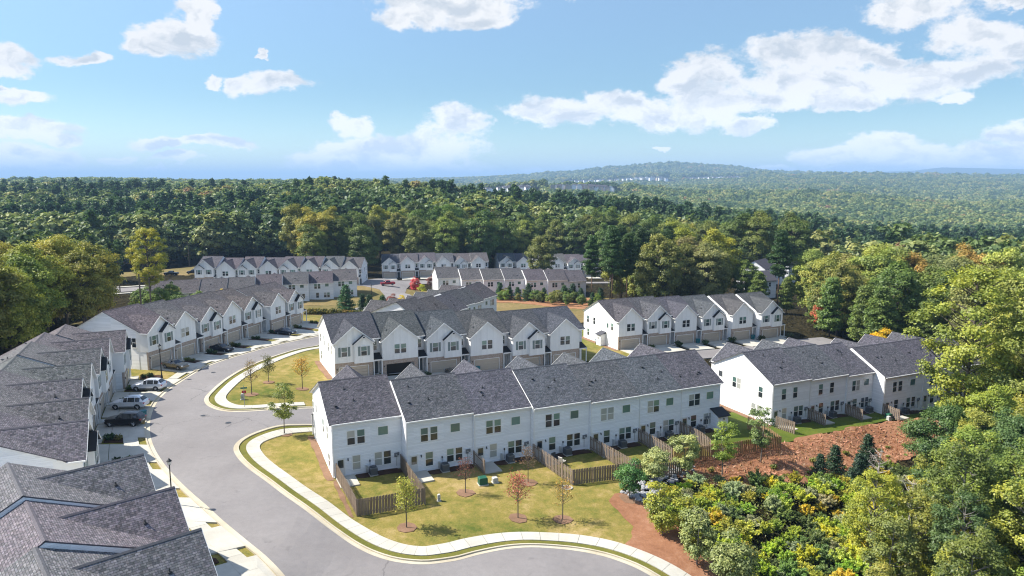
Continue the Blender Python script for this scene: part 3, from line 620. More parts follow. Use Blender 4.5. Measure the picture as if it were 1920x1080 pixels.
# the streets further off
sheet('road', [(-47, 200), (-43, 222), (-43.6, 240), (-48, 254), (-56, 262), (-120, 247), (-150, 232), (-170, 222), (-176, 232), (-150, 244), (-120, 258), (-60, 276), (-52, 284), (-50, 292), (-30, 296), (20, 305), (60, 312), (62, 303), (22, 295), (-28, 286), (-40, 280), (-40, 266), (-38.5, 252), (-34, 240), (-30, 226), (-36, 212), (-40, 200)], 'asphalt', 0.06, 4.0)
sheet('pavement', [(-62, 190), (-46, 193), (-24, 199), (6, 206), (6, 208.5), (-24, 201.5), (-46, 195.5), (-62, 193)], 'concrete', 0.1, 2.0)
sheet('pavement', [(-176, 234), (-150, 246), (-120, 260.5), (-104, 265), (-104, 267), (-120, 262.5), (-150, 248), (-177, 236)], 'concrete', 0.1, 2.0)
sheet('pavement', [(-176, 219), (-150, 229.5), (-120, 244), (-106, 248), (-106, 246), (-120, 242), (-150, 227), (-176, 217)], 'concrete', 0.1, 2.0)
sheet('clay_bank', [(-14, 228), (-6, 234), (4, 232), (12, 226), (22, 214), (30, 216), (34, 240), (26, 254), (0, 257), (-14, 254)], 'red_clay', 0.05, 2.5, wob=0.6)

for ln_, s_, a_, b_ in ((rlo, sR, (-25.4, 93), (19, 51.5)), (rup, sU, (-39, 152), (-28.8, 98.4))):
    q_ = ln_[near_i(ln_, a_):near_i(ln_, b_)]; strip('verge', offset(q_, .63 * s_), offset(q_, 1.41 * s_), 'verge_grass', .055, .055, depth=.1)
def manhole(x, y, r_, lab):
    t = empty('manhole_cover', (x, y, hz(x, y) + .05), 0, lab, 'manhole cover', 'manhole covers'); m = MB(); m.tube([(0, 0, 0), (0, 0, .025)], r_ + .1, 'asphalt', 18); obj('collar', m.mesh('collar'), t)
    m = MB(); m.tube([(0, 0, .02), (0, 0, .035)], r_, 'dark_metal', 18); obj('cover', m.mesh('cover'), t)
manhole(-37.6, 90.3, .38, 'round manhole cover in the middle of the road junction'); manhole(-42.2, 93.2, .32, 'small dark manhole cover left of the junction'); manhole(-50.3, 116, .34, 'manhole cover by the upper kerb bend'); manhole(-12.0, 51.5, .36, 'manhole cover near the bottom of the street')
def storm_inlet(line, s, p, lab):
    k = near_i(line, p); q = offset(line, .5 * s)[k]; d = line[k + 1] - line[k - 1]; t = empty('storm_inlet', (q[0], q[1], hz(*q) + .05), math.atan2(d[1], d[0]), lab, 'drain', 'storm drain inlets')
    m = MB(); m.box(-.8, .8, -.45, .45, .02, .16, 'kerb_concrete'); obj('hood', m.mesh('hood'), t); m = MB(); m.box(-.6, .6, -.47, -.44, -.02, .13, 'black_plastic') if s > 0 else m.box(-.6, .6, .44, .47, -.02, .13, 'black_plastic'); obj('opening', m.mesh('opening'), t)
storm_inlet(rup, sU, (-33.6, 96.2), 'storm drain in the kerb of the corner lawn'); storm_inlet(lroad, sL, (-52.9, 117), 'storm drain in the outer kerb of the bend')

# ---------------------------------------------------------------- townhouses
# unit frame: x to the right when facing the front, y from the garage face (0) back to the rear wall (14.5)
ROOFC = {'B1': (0.092, 0.096, 0.113), 'B2': (0.094, 0.097, 0.113), 'B3': (0.075, 0.079, 0.091), 'B4': (0.090, 0.090, 0.101), 'B5': (0.110, 0.104, 0.111), 'B6': (0.148, 0.144, 0.152), 'B7': (0.165, 0.156, 0.170),
         'B8': (0.098, 0.095, 0.104), 'B9': (0.113, 0.108, 0.119), 'B10': (0.114, 0.105, 0.114), 'B11': (0.113, 0.112, 0.121), 'B12': (0.113, 0.112, 0.121), 'B13': (0.115, 0.108, 0.116)}
VE, ZEF, RD = 1.2, 6.3, 14.5
def roof_slab(m, quad, uvs, t=0.10, mat='shingle'):
    """quad counter-clockwise seen from above; adds a slab of thickness t"""
    n = len(quad); m.face(quad, mat, uvs)
    low = [(p[0], p[1], p[2] - t) for p in quad]; m.face(low[::-1], 'white_trim', [(0, 0)] * n)
    for k in range(n):
        q = (k + 1) % n; m.face([quad[k], low[k], low[q], quad[q]], 'ridge_shingle', [(0, 0)] * 4)
def mk_roof(w, ry, zr, ze, l, r):
    m = MB(); x0, x1 = 0.003 - l, w - 0.003 + r; yr = RD + 0.3; sl_r = math.hypot(yr - ry, zr - ze); sl_f = math.hypot(ry - VE, zr - ZEF)
    roof_slab(m, [(x1, yr, ze), (x0, yr, ze), (x0, ry, zr), (x1, ry, zr)], [(x1, 0), (x0, 0), (x0, sl_r), (x1, sl_r)])
    roof_slab(m, [(x0, VE, ZEF), (x1, VE, ZEF), (x1, ry, zr), (x0, ry, zr)], [(x0, 0), (x1, 0), (x1, sl_f), (x0, sl_f)])
    e = 0.16; k1 = (zr - ze) / (yr - ry) * e; k2 = (zr - ZEF) / (ry - VE) * e
    m.face([(x1, ry + e, zr - k1 + .03), (x0, ry + e, zr - k1 + .03), (x0, ry, zr + .035), (x1, ry, zr + .035)], 'ridge_shingle', [(0, 0)] * 4)
    m.face([(x0, ry - e, zr - k2 + .03), (x1, ry - e, zr - k2 + .03), (x1, ry, zr + .035), (x0, ry, zr + .035)], 'ridge_shingle', [(0, 0)] * 4)
    for xx in (x0, x1): m.face([(xx, ry + e, zr - k1 - .01), (xx, ry + e, zr - k1 + .03), (xx, ry, zr + .035), (xx, ry - e, zr - k2 + .03), (xx, ry - e, zr - k2 - .01)], 'ridge_shingle', [(0, 0)] * 5)
    return m.mesh('roof')
def mk_wall(w, ry, zr, ze):
    m = MB(); sf = (zr - ZEF) / (ry - VE); sr = (zr - ze) / (RD + .3 - ry)
    poly = [(2.0, -1.2), (RD, -1.2), (RD, zr - sr * (RD - ry) - .11), (ry, zr - .12), (2.0, zr - sf * (ry - 2.0) - .11)]
    m.prism(poly, 'x', 0.006, w - 0.006, 'lap_siding'); return m.mesh('wall')
def mk_gable_roof(g0, gw, za, ry, zr):
    m = MB(); gc = g0 + gw / 2; hw = gw / 2 + .28; zl = ZEF - .12; y0 = -.35; yb = ry - (zr - za) / ((zr - ZEF) / (ry - VE)); ye = VE + .0; sl = math.hypot(hw, za - zl)
    ye = max(ye, ry - (zr - zl) / ((zr - ZEF) / (ry - VE)))
    roof_slab(m, [(gc - hw, ye, zl), (gc - hw, y0, zl), (gc, y0, za), (gc, yb, za)], [(ye, 0), (y0, 0), (y0, sl), (yb, sl)], .08)
    roof_slab(m, [(gc + hw, y0, zl), (gc + hw, ye, zl), (gc, yb, za), (gc, y0, za)], [(y0, 0), (ye, 0), (yb, sl), (y0, sl)], .08)
    k = .13; kz = k * (za - zl) / hw
    m.face([(gc - k, y0, za - kz + .03), (gc, y0, za + .035), (gc, yb, za + .035), (gc - k, yb, za - kz + .03)][::-1], 'ridge_shingle', [(0, 0)] * 4)
    m.face([(gc + k, y0, za - kz + .03), (gc, y0, za + .035), (gc, yb, za + .035), (gc + k, yb, za - kz + .03)], 'ridge_shingle', [(0, 0)] * 4)
    return m.mesh('gable_roof')
def mk_gable_wall(g0, gw, za):
    m = MB(); gc = g0 + gw / 2; hw = gw / 2 + .28; zl = ZEF - .12; ze = za - (za - zl) / hw * (gw / 2) - .10
    m.prism([(g0, 2.9), (g0 + gw, 2.9), (g0 + gw, ze), (gc, za - .11), (g0, ze)], 'y', 0.0, 2.3, 'batten_siding'); return m.mesh('gable_wall')
def mk_rake(g0, gw, za):
    m = MB(); gc = g0 + gw / 2; hw = gw / 2 + .28; zl = ZEF - .12
    for s in (-1, 1):
        m.prism([(gc + s * hw, zl - .20), (gc + s * hw, zl - .004), (gc, za - .004), (gc, za - .24)], 'y', -.385, -.352, 'white_trim')
        m.box(min(gc + s * hw, gc + s * (hw + .1)), max(gc + s * hw, gc + s * (hw + .1)), -.30, VE, zl - .16, zl - .03, 'white_trim')
    m.prism([(gc - .55, za - .52), (gc + .55, za - .52), (gc, za - .10)], 'y', -.06, -.01, 'white_trim')
    return m.mesh('rake_trim')
def mk_front_low(g0, gw):
    m = MB(); o0, o1 = g0 + gw / 2 - 2.42, g0 + gw / 2 + 2.42; y0, y1 = .10, .42
    m.box(g0 + .02, o0, y0, y1, -1.2, 2.895, 'brick'); m.box(o1, g0 + gw - .02, y0, y1, -1.2, 2.895, 'brick'); m.box(o0, o1, y0, y1, 2.18, 2.895, 'brick')
    m.box(o0, o1, y0 + .05, y1, -1.2, -.02, 'concrete')
    return m.mesh('brick_front')
def mk_return():
    m = MB(); m.box(0, .15, .424, 2.0, -1.2, 2.895, 'lap_siding'); return m.mesh('side_return')
def mk_door_frame(): 
    m = MB(); m.box(-2.42, -2.34, .05, .16, 0, 2.18, 'white_trim'); m.box(2.34, 2.42, .05, .16, 0, 2.18, 'white_trim'); m.box(-2.34, 2.34, .05, .16, 2.10, 2.18, 'white_trim'); m.box(-2.34, 2.34, .30, .33, 0, 2.1, 'beige_door')
    return m.mesh('garage_door')
def mk_section():
    m = MB(); m.box(-2.33, 2.33, .20, .298, .01, .505, 'beige_door')
    for k in range(4): m.box(-2.2 + k * 1.12, -2.2 + k * 1.12 + 1.0, .175, .20, .09, .43, 'beige_door')
    return m.mesh('panel')
def mk_open_bay():
    m = MB(); m.box(-2.34, 2.34, 1.9, 1.95, 0, 2.1, 'black_plastic'); m.box(-2.34, 2.34, .35, 1.9, 2.1, 2.15, 'black_plastic'); return m.mesh('open_garage')
def mk_bump(x0, x1):
    m = MB(); c = (x0 + x1) / 2; hw = (x1 - x0) / 2; m.prism([(x0, 2.72), (x1, 2.72), (x1, 5.98), (c, 5.98 + hw * .8), (x0, 5.98)], 'y', -.52, -.003, 'batten_siding'); return m.mesh('bay_wall')
def mk_bump_roof(x0, x1):
    m = MB(); c = (x0 + x1) / 2; hw = (x1 - x0) / 2 + .2; zt = 5.98 + (hw - .2) * .8 + .12; zl = zt - hw * .8
    for s in (-1, 1):
        m.prism([(c + s * hw, zl), (c, zt), (c, zt - .11), (c + s * hw, zl - .11)], 'y', -.80, -.004, 'black_roof_metal')
        m.prism([(c + s * hw, zl - .15), (c + s * hw, zl - .01), (c, zt - .01), (c, zt - .18)], 'y', -.83, -.802, 'white_trim')
    m.prism([(c - .16, zt - .42), (c + .16, zt - .42), (c + .16, zt - .2), (c - .16, zt - .2)], 'y', -.86, -.53, 'dark_metal')
    return m.mesh('bay_roof')
def mk_window(w, h):
    m = MB(); t = .085; m.box(-w/2 - t, -w/2, -.05, .0, -.0, h, 'white_trim'); m.box(w/2, w/2 + t, -.05, .0, 0, h, 'white_trim'); m.box(-w/2 - t - .03, w/2 + t + .03, -.07, .0, -.10, 0, 'white_trim'); m.box(-w/2 - t, w/2 + t, -.055, .0, h, h + .10, 'white_trim')
    if h > 1.2: m.box(-w/2, w/2, -.045, .0, h * .49, h * .53, 'white_trim')
    return m.mesh('window')
def mk_pane(w, h, up, mat):
    m = MB(); z0, z1 = ((h * .53, h) if up else (0, h * .49)) if h > 1.2 else (0, h)
    m.box(-w/2, w/2, -.03, -.004, z0, z1, mat); return m.mesh('pane')
def mk_shutter():
    m = MB(); m.box(-.19, .19, -.045, 0, -.02, 1.55, 'shutter_paint'); m.box(-.13, .13, -.06, -.045, .06, .70, 'shutter_paint'); m.box(-.13, .13, -.06, -.045, .80, 1.47, 'shutter_paint'); return m.mesh('shutter')
def mk_porch_roof(w):
    m = MB(); m.prism([(-.12, 2.93), (1.99, 3.62), (1.99, 3.54), (-.12, 2.84)], 'x', 0.05, w - .05, 'black_roof_metal'); m.box(.05, w - .05, -.15, -.121, 2.72, 2.93, 'white_trim'); m.box(.05, w - .05, -.12, .05, 2.72, 2.835, 'white_trim'); return m.mesh('porch_roof')
def mk_post():
    m = MB(); m.box(-.075, .075, -.075, .075, -.6, 2.72, 'white_trim'); m.box(-.11, .11, -.11, .11, 0, .14, 'white_trim'); return m.mesh('porch_post')
def mk_entry(mat):
    m = MB(); m.box(-.55, .55, -.05, 0, 0, 2.22, 'white_trim'); m.box(-.46, .46, -.075, -.05, .02, 2.1, mat); m.box(.34, .39, -.12, -.075, .98, 1.03, 'dark_metal'); return m.mesh('front_door')
def mk_rear_door():
    m = MB(); m.box(-.53, .53, -.05, 0, 0, 2.18, 'white_trim'); m.box(-.44, .44, -.07, -.05, .02, 2.08, 'white_door'); return m.mesh('rear_door')
def mk_rear_glass():
    m = MB(); m.box(-.31, .31, -.085, -.07, 1.0, 1.92, 'glass_dark'); return m.mesh('pane')
def mk_gutter(w, y, z):
    m = MB(); m.box(0.0 + .004, w - .004, y, y + .11, z - .16, z - .03, 'white_trim'); return m.mesh('gutter')
def mk_pipe(): 
    m = MB(); m.tube([(0, 0, -.1), (0, 0, .28)], .045, 'dark_metal', 6); m.box(-.11, .11, -.11, .11, -.05, .05, 'dark_metal'); return m.mesh('roof_vent')
def mk_vent2():
    m = MB(); m.prism([(-.16, -.06), (.16, .08), (.16, .16), (-.16, .12)], 'x', -.14, .14, 'dark_metal'); return m.mesh('roof_vent')
def mk_downspout(h):
    m = MB(); m.box(-.04, .04, -.09, -.01, .2, h, 'white_trim'); m.box(-.04, .04, -.28, -.01, .1, .2, 'white_trim'); return m.mesh('downspout')
def mk_light():
    m = MB(); m.box(-.06, .06, -.05, 0, -.02, .12, 'dark_metal'); m.tube([(0, -.12, -.14), (0, -.12, .12)], [.07, .05], 'dark_metal', 6); return m.mesh('wall_light')
def mk_meter():
    m = MB(); m.box(-.22, .10, -.16, 0, -.2, .28, 'grey_metal'); m.box(.14, .36, -.12, 0, -.05, .3, 'grey_metal'); m.box(-.02, .02, -.07, 0, -1.3, -.2, 'light_grey_plastic'); m.tube([(.0, -.16, .06), (.0, -.22, .06)], .09, 'light_grey_plastic', 8); return m.mesh('meter_box')
def mk_conduit():
    m = MB(); m.tube([(0, -.06, .2), (0, -.06, 1.25), (.02, -.10, 1.4)], .03, 'dark_metal', 5); m.box(-.06, .06, -.14, 0, 1.28, 1.5, 'dark_metal'); m.box(-.5, -.34, -.3, -.04, .1, .95, 'light_grey_plastic'); return m.mesh('line_cover')

WN = [0]
def add_window(par, x, y, z, w, h, facing=0.0, blind=None):
    f = obj('window', cached(('win', w, h), lambda: mk_window(w, h)), par, (x, y, z), facing)
    WN[0] += 1; bl = (rnd.random() < .62) if blind is None else blind
    if h > 1.2:
        cu = (rnd.random() < .16); obj('pane', cached(('pane', w, h, 1, bl, cu), lambda: mk_pane(w, h, True, 'glass_curtain' if cu else ('glass_blind' if bl else 'glass_dark'))), f)
        cl = cu and rnd.random() < .5; obj('pane', cached(('pane', w, h, 0, cl), lambda: mk_pane(w, h, False, 'glass_curtain' if cl else 'glass_dark')), f)
    else: obj('pane', cached(('pane', w, h, 2, bl), lambda: mk_pane(w, h, False, 'glass_blind' if bl else 'glass_dark')), f)
    return f
def rot_pt(a, x, y): c, s = math.cos(a), math.sin(a); return (c * x - s * y, s * x + c * y)

def build_row(key, label, group, front=True, rear=True, pattern='AB', sec_left=False, open_bay=(), end_left=(), end_right=(), far=False, rear_style=None, porchbox=None):
    ang, gw, za, ry, zr, ze, mir, units = ROWS[key]; A = math.radians(ang); x0, y0, z0, _ = units[0]
    root = empty('townhouse_row', (x0, y0, z0), A, label, 'townhouses', group)
    rc = ROOFC[key]; n = len(units); rr = random.Random(sum(map(ord, key)))
    xsorted = sorted(range(n), key=lambda k: rot_pt(-A, units[k][0], units[k][1])[0])
    for i, (ux, uy, uz, w) in enumerate(units):
        lx, ly = rot_pt(-A, ux - x0, uy - y0); off = Vector((lx, ly, uz - z0))
        g0 = (w - gw) if mir else 0.0; first, last = i == xsorted[0], i == xsorted[-1]; L = lambda x, y, z: (off.x + x, off.y + y, off.z + z)
        def part(name, me, x=0, y=0, z=0, rz=0.0, color=None): return obj(name, me, root, L(x, y, z), rz, color)
        l, r = (.28 if first else 0), (.28 if last else 0)
        c2 = tuple(q * rr.uniform(.95, 1.05) for q in rc)
        part('wall', cached(('wall', w, ry, zr, ze), lambda: mk_wall(w, ry, zr, ze)))
        part('roof', cached(('roof', w, ry, zr, ze, l, r), lambda: mk_roof(w, ry, zr, ze, l, r)), color=c2)
        part('gable_roof', cached(('gr', g0, gw, za, ry, zr), lambda: mk_gable_roof(g0, gw, za, ry, zr)), color=c2)
        part('gable_wall', cached(('gwl', g0, gw, za), lambda: mk_gable_wall(g0, gw, za)))
        part('rake_trim', cached(('rk', g0, gw, za), lambda: mk_rake(g0, gw, za)))
        part('brick_front', cached(('bf', g0, gw), lambda: mk_front_low(g0, gw))); part('side_return', cached(('sr',), mk_return), g0 + .03); part('side_return', cached(('sr',), mk_return), g0 + gw - .18)
        part('gutter', cached(('gut', w, 1), lambda: mk_gutter(w, 0, 0)), 0, RD + .302, ze)
        part('gutter', cached(('gut', w, 1), lambda: mk_gutter(w, 0, 0)), 0, VE - .112, ZEF)
        gc = g0 + gw / 2; typ = pattern[i % len(pattern)]
        gx0 = gw if not mir else 0.0; gwid = w - gw
        if front:
            if i in open_bay: part('garage_door', cached(('ob',), mk_open_bay), gc)
            else:
                gd = part('garage_door', cached(('gd',), mk_door_frame), gc)
                for k in range(4): obj('panel', cached(('gs',), mk_section), gd, (0, 0, k * .52))
            part('wall_light', cached(('wl',), mk_light), g0 + .32, .10, 1.9)
            if typ == 'A':
                b0, b1 = ((g0 + gw / 2 - .02, g0 + gw + .02) if not sec_left else (g0 - .02, g0 + gw / 2 + .02)); 
                part('bay_wall', cached(('bw', b0, b1), lambda: mk_bump(b0, b1))); part('bay_roof', cached(('br', b0, b1), lambda: mk_bump_roof(b0, b1)), color=(.02, .02, .025))
                ow = g0 + gw * .25 if not sec_left else g0 + gw * .75
                for wx, wy in ((ow, 0.0), ((b0 + b1) / 2, -.52)):
                    add_window(root, *L(wx, wy, 3.95), .92, 1.52, 0, True)
                    for s in (-1, 1): part('shutter', cached(('sh',), mk_shutter), wx + s * .78, wy, 3.95)
            else:
                for s in (-1, 1): add_window(root, *L(gc + s * .56, 0, 3.95), .88, 1.55)
            part('porch_roof', cached(('pr', gwid), lambda: mk_porch_roof(gwid)), gx0)
            part('porch_post', cached(('pp',), mk_post), gx0 + (.16 if not mir else gwid - .16), -.02); part('porch_post', cached(('pp',), mk_post), gx0 + (gwid - .16 if not mir else .16), -.02)
            part('front_door', cached(('ed', i % 2), lambda: mk_entry('grey_door')), gx0 + gwid / 2, 1.995, 0)
            add_window(root, *L(gx0 + gwid / 2, 1.999, 4.1), .62, 1.45)
        if rear:
            sg = -1 if not mir else 1; X = (lambda u: w - u) if not mir else (lambda u: u)
            k = w / 7.6; y = RD
            style = (rear_style or {}).get(i, 'std')
            if style == 'std':
                for u in (2.05, 3.12): add_window(root, *L(X(u * k), y, 3.62), .82, 1.58, PI)
                add_window(root, *L(X(5.55 * k), y, 4.22), 1.12, .98, PI, True)
            else:
                add_window(root, *L(X(2.3 * k), y, 3.62), .80, 1.6, PI); add_window(root, *L(X(4.6 * k), y, 3.62), .80, 1.6, PI)
            if not far: 
                rd = part('rear_door', cached(('rd',), mk_rear_door), X(.85 * k), y, .08, PI); obj('pane', cached(('rg',), mk_rear_glass), rd)
                part('wall_light', cached(('wl',), mk_light), X(1.65 * k), y, 1.95, PI); part('meter_box', cached(('mt',), mk_meter), X(6.95 * k), y, 1.55, PI); part('line_cover', cached(('cd',), mk_conduit), X(4.0 * k), y, 0, PI)
            add_window(root, *L(X(2.55 * k), y, .62), .86, 1.62, PI)
            for u in (4.95, 5.95): add_window(root, *L(X(u * k), y, .66), .80, 1.55, PI)
            if i % 2 == 0 or not far: part('downspout', cached(('ds', ze), lambda: mk_downspout(ze - .2)), w - .12, y, 0, PI)
            nv = 3 if not far else 2
            for q in range(nv):
                vy = rr.uniform(ry + 1.2, RD - 1.6); vx = rr.uniform(.9, w - .9); vz = zr - (zr - ze) / (RD + .3 - ry) * (vy - ry)
                part('roof_vent', cached(('vent', q % 2), mk_pipe if q % 2 == 0 else mk_vent2), vx, vy, vz)
        elif key in ('B5', 'B6', 'B7'):
            for q in range(2):
                vy = rr.uniform(ry + 1.0, RD - 1.6); vx = rr.uniform(.9, w - .9); vz = zr - (zr - ze) / (RD + .3 - ry) * (vy - ry)
                part('roof_vent', cached(('vent', q % 2), mk_pipe if q % 2 == 0 else mk_vent2), vx, vy, vz)
        if True:
            if front and rr.random() < .75:
                gv = gc - gw * .28; part('roof_vent', cached(('vent', 0), mk_pipe), gv, 2.2, za - (za - ZEF + .12) / (gw / 2 + .28) * gw * .28)
        for lst, cond, xx, face in ((end_left, first, .003, -PI / 2), (end_right, last, w - .003, PI / 2)):
            if cond:
                for (v, z, ww, hh) in lst: add_window(root, *L(xx, v, z), ww, hh, face)
    return root

build_row('B1', 'white rear faced townhouse row nearest the camera with fenced back yards', 'townhouse rows', front=True, rear=True, pattern='AB',
          end_right=[(2.4, 3.9, .7, 1.5), (4.6, 4.6, .5, 1.0), (9.4, 3.7, .75, 1.6), (12.0, 3.7, .75, 1.6), (12.6, .7, .8, 1.5)])
build_row('B2', 'white row at the right, half hidden by a tall tree, above the straw bank', 'townhouse rows', rear_style={0: 'two', 1: 'two'},
          end_right=[(3.4, 4.6, .85, .9), (6.6, 3.7, .8, 1.6), (7.6, 3.7, .8, 1.6), (12.2, 3.6, .8, 1.6), (10.9, .7, .8, 1.6), (12.1, .7, .8, 1.6)])
build_row('B3', 'white row of six front gables directly behind the nearest row of houses', 'townhouse rows', rear=True, far=True, pattern='AB', open_bay=(1,),
          end_left=[(1.1 + 1.4, 3.9, .7, 1.5), (5.2, 3.9, .7, 1.5), (9.2, 4.1, .7, 1.6), (12.6, 4.0, .7, 1.5), (12.3, .9, .7, 1.5)], end_right=[(6, 4, .8, 1.5)])
build_row('B4', 'white townhouse row with six front gables and a small side porch, right of centre', 'townhouse rows', rear=True, far=True, pattern='BA',
          end_left=[(12.6, 3.9, .8, 1.5), (9.9, 3.9, .8, 1.5), (12.4, .9, .8, 1.5), (4.4, 4.1, .6, 1.0), (2.6, 3.9, .7, 1.5)], end_right=[(6, 4, .8, 1.5)])
build_row('B5', 'long white row of seven gabled townhouses along the upper bend of the street', 'townhouse rows', rear=False, pattern='AB',
          end_left=[(2.75, 3.6, .8, 1.6)])
build_row('B6', 'grey roofed row of seven townhouses at the left edge beside the parked white cars', 'townhouse rows', rear=False, pattern='AB', end_left=[(3.3, 4.0, 1.0, .9)])
build_row('B7', 'closest townhouse row at the lower left corner, seen as big gabled roofs', 'townhouse rows', rear=False, pattern='BBA')
build_row('B8', 'townhouse row running away behind the middle row with its roof ridge rising to the right', 'townhouse rows', front=True, rear=True, far=True)
build_row('B9', 'far white row of eight gabled townhouses at the left of the far street', 'townhouse rows', front=True, rear=False, sec_left=True, end_right=[(3.5, 4.1, .7, 1.5), (8.5, 4.1, .7, 1.5), (12, 4.1, .7, 1.5), (12, .9, .7, 1.5)])
build_row('B10', 'far townhouse row in front of the eight gables, long low purple grey roof', 'townhouse rows', front=True, rear=True, far=True)
build_row('B11', 'far row of six white gabled townhouses behind the red pickup', 'townhouse rows', front=True, rear=False)
build_row('B12', 'farthest row of white gables against the woods, partly behind tall pines', 'townhouse rows', front=True, rear=False, end_left=[(10, 4, .8, 1.5), (4, 4, .7, 1.2)])
build_row('B13', 'far rear faced townhouse row of seven units with evergreens along its back', 'townhouse rows', front=True, rear=True, far=True, rear_style={6: 'two'}, end_right=[(4, 3.9, .8, 1.5), (11, 3.9, .8, 1.5)])

# ---------------------------------------------------------------- helpers in a row's own frame (u to the right seen from the front, v towards the rear)
def rowpt(key, u, v, unit=0):
    b_ = ROWS[key]; a = math.radians(b_[0]); x, y = rot_pt(a, u, v); return b_[7][unit][0] + x, b_[7][unit][1] + y
def rear_local(key, i, u_from_left, v):
    """point behind unit i of a rear-faced row; u measured from the unit's left edge seen from the back"""
    w = ROWS[key][7][i][3]; return rowpt(key, w - u_from_left, RD + v, i)
# ---------------------------------------------------------------- wooden fences, every picket an object
def mk_picket(w, h, t=.022):
    m = MB(); m.prism([(-w/2, 0), (w/2, 0), (w/2, h - .03), (w/4, h), (-w/4, h), (-w/2, h - .03)], 'y', -t/2, t/2, '@'); return m
def picket_mesh(mat, h):
    def f():
        m = mk_picket(.135, h); m.mats = [mat]; return m.mesh('picket')
    return cached(('pk', mat, h), f)
def fence(label, pts, h=1.8, mat='weathered_wood', shadowbox=True, group='wooden yard fences', newfrom=None):
    x0, y0 = pts[0]; root = empty('wooden_fence', (x0, y0, hz(x0, y0)), 0, label, 'fence', group); cnt = 0; base = Vector(root.location)
    for (a, b2) in zip(pts, pts[1:]):
        A = Vector(a); B = Vector(b2); L = (B - A).length; d = (B - A) / L; ang = math.atan2(d.y, d.x); nrm = Vector((-d.y, d.x))
        n = max(2, int(L / .155)); mt = mat
        for k in range(n):
            t = (k + .5) / n; p = A + (B - A) * t; side = .035 if (k % 2 or not shadowbox) else -.035; q = p + nrm * side
            z = hz(p.x, p.y) + .04 + rnd.uniform(-.012, .012)
            obj('picket', picket_mesh(mt, h), root, (q.x - base.x, q.y - base.y, z - base.z), ang + rnd.uniform(-.02, .02)); cnt += 1
        np_ = max(1, int(round(L / 2.4)))
        for k in range(np_ + 1):
            p = A + (B - A) * (k / np_); m = cached(('post', mt, h), lambda: _post(mt, h)); obj('post', m, root, (p.x - base.x, p.y - base.y, hz(p.x, p.y) - base.z), ang)
        for k in range(np_):
            p = A + (B - A) * (k / np_); q = A + (B - A) * ((k + 1) / np_); za, zb = hz(p.x, p.y), hz(q.x, q.y)
            m = MB()
            for zz in (.35, h - .35):
                m.prism([(0, zz), (0, zz + .09), ((q - p).length, zb - za + zz + .09), ((q - p).length, zb - za + zz)], 'y', -.019, .019, mt)
            obj('rails', m.mesh('rails'), root, (p.x - base.x, p.y - base.y, za - base.z), ang)
    return root
def _post(mat, h):
    m = MB(); m.box(-.05, .05, -.05, .05, -.3, h + .02, mat); return m.mesh('post')
def B1(i, u, v): return rear_local('B1', i, u, v)
fence('weathered fence round the corner unit back yard beside the pavement', [B1(0, .35, .25), B1(0, .5, 9.9), B1(0, 7.55, 9.9), B1(0, 7.7, .35)])
fence('short grey privacy fence between the second and third back patio', [B1(2, -.05, .1), B1(2, .05, 3.2)])
F2a = B1(3, .1, .1)
fence('long weathered fence enclosing the middle back yards of the nearest row', [B1(3, .0, .05), B1(3, .7, 8.6), B1(4, 2.5, 9.6), B1(4, 7.0, 9.4)])
fence('grey fence between the fourth and fifth back yard', [B1(4, .02, .1), B1(4, .9, 9.1)])
fence('grey fence between the fifth and sixth back yard', [B1(5, .02, .1), B1(5, .3, 6.8)])
fence('grey fence ahead of the last back yard at the small shed', [B1(6, .02, .1), B1(6, .2, 6.3)])
fence('newer orange wooden fence closing the last back yards on the right', [B1(5, .2, 7.3), B1(5, 6.7, 6.9), B1(6, 6.6, 7.0), B1(6, 11.2, 6.9), B1(6, 11.0, 1.0)], mat='new_wood')
for i, u, ln, lab in ((0, -.1, 3.2, 'pinkish slatted privacy screen at the left end of the right hand row'), (1, -.05, 3.3, 'grey privacy screen beside the second patio of the right hand row'), (2, -.1, 3.2, 'grey privacy screen beside the third patio of the right hand row'), (3, .0, 3.0, 'privacy screen under the big tree on the right hand row')):
    a = rear_local('B2', i, u, .1); b2 = rear_local('B2', i, u - (1.2 if i == 0 else 0), ln); fence(lab, [a, b2] if i else [rear_local('B2', 0, -.2, 1.2), rear_local('B2', 0, .3, 4.2)], group='privacy screens on the right hand row')
# patios
def slab_quad(name, pts, dz=.09, mat='concrete', label=None, cat=None, parent=None):
    m = MB(); zs = [hz(*p) + dz for p in pts]; zz = max(zs) if name == 'patio' else None
    top = [(p[0], p[1], zz or z) for p, z in zip(pts, zs)]; m.face(top, mat)
    for k in range(len(top)):
        q = (k + 1) % len(top); m.face([top[k], top[q], (*top[q][:2], top[q][2] - .3), (*top[k][:2], top[k][2] - .3)], mat)
    o = obj(name, m.mesh(name), parent)
    return tag(o, kind='structure')
for key, ids in (('B1', range(7)), ('B2', range(4))):
    for i in ids: slab_quad('patio', [rear_local(key, i, .25, .03), rear_local(key, i, 2.35, .03), rear_local(key, i, 2.35, 3.0), rear_local(key, i, .25, 3.0)])
    for i in ids:
        w = ROWS[key][7][i][3]; sheet('mulch_bed', [rear_local(key, i, 2.5, .05), rear_local(key, i, w - .2, .05), rear_local(key, i, w - .2, 1.25), rear_local(key, i, 2.5, 1.25)], 'dark_mulch', .06, 1.0, wob=.06)
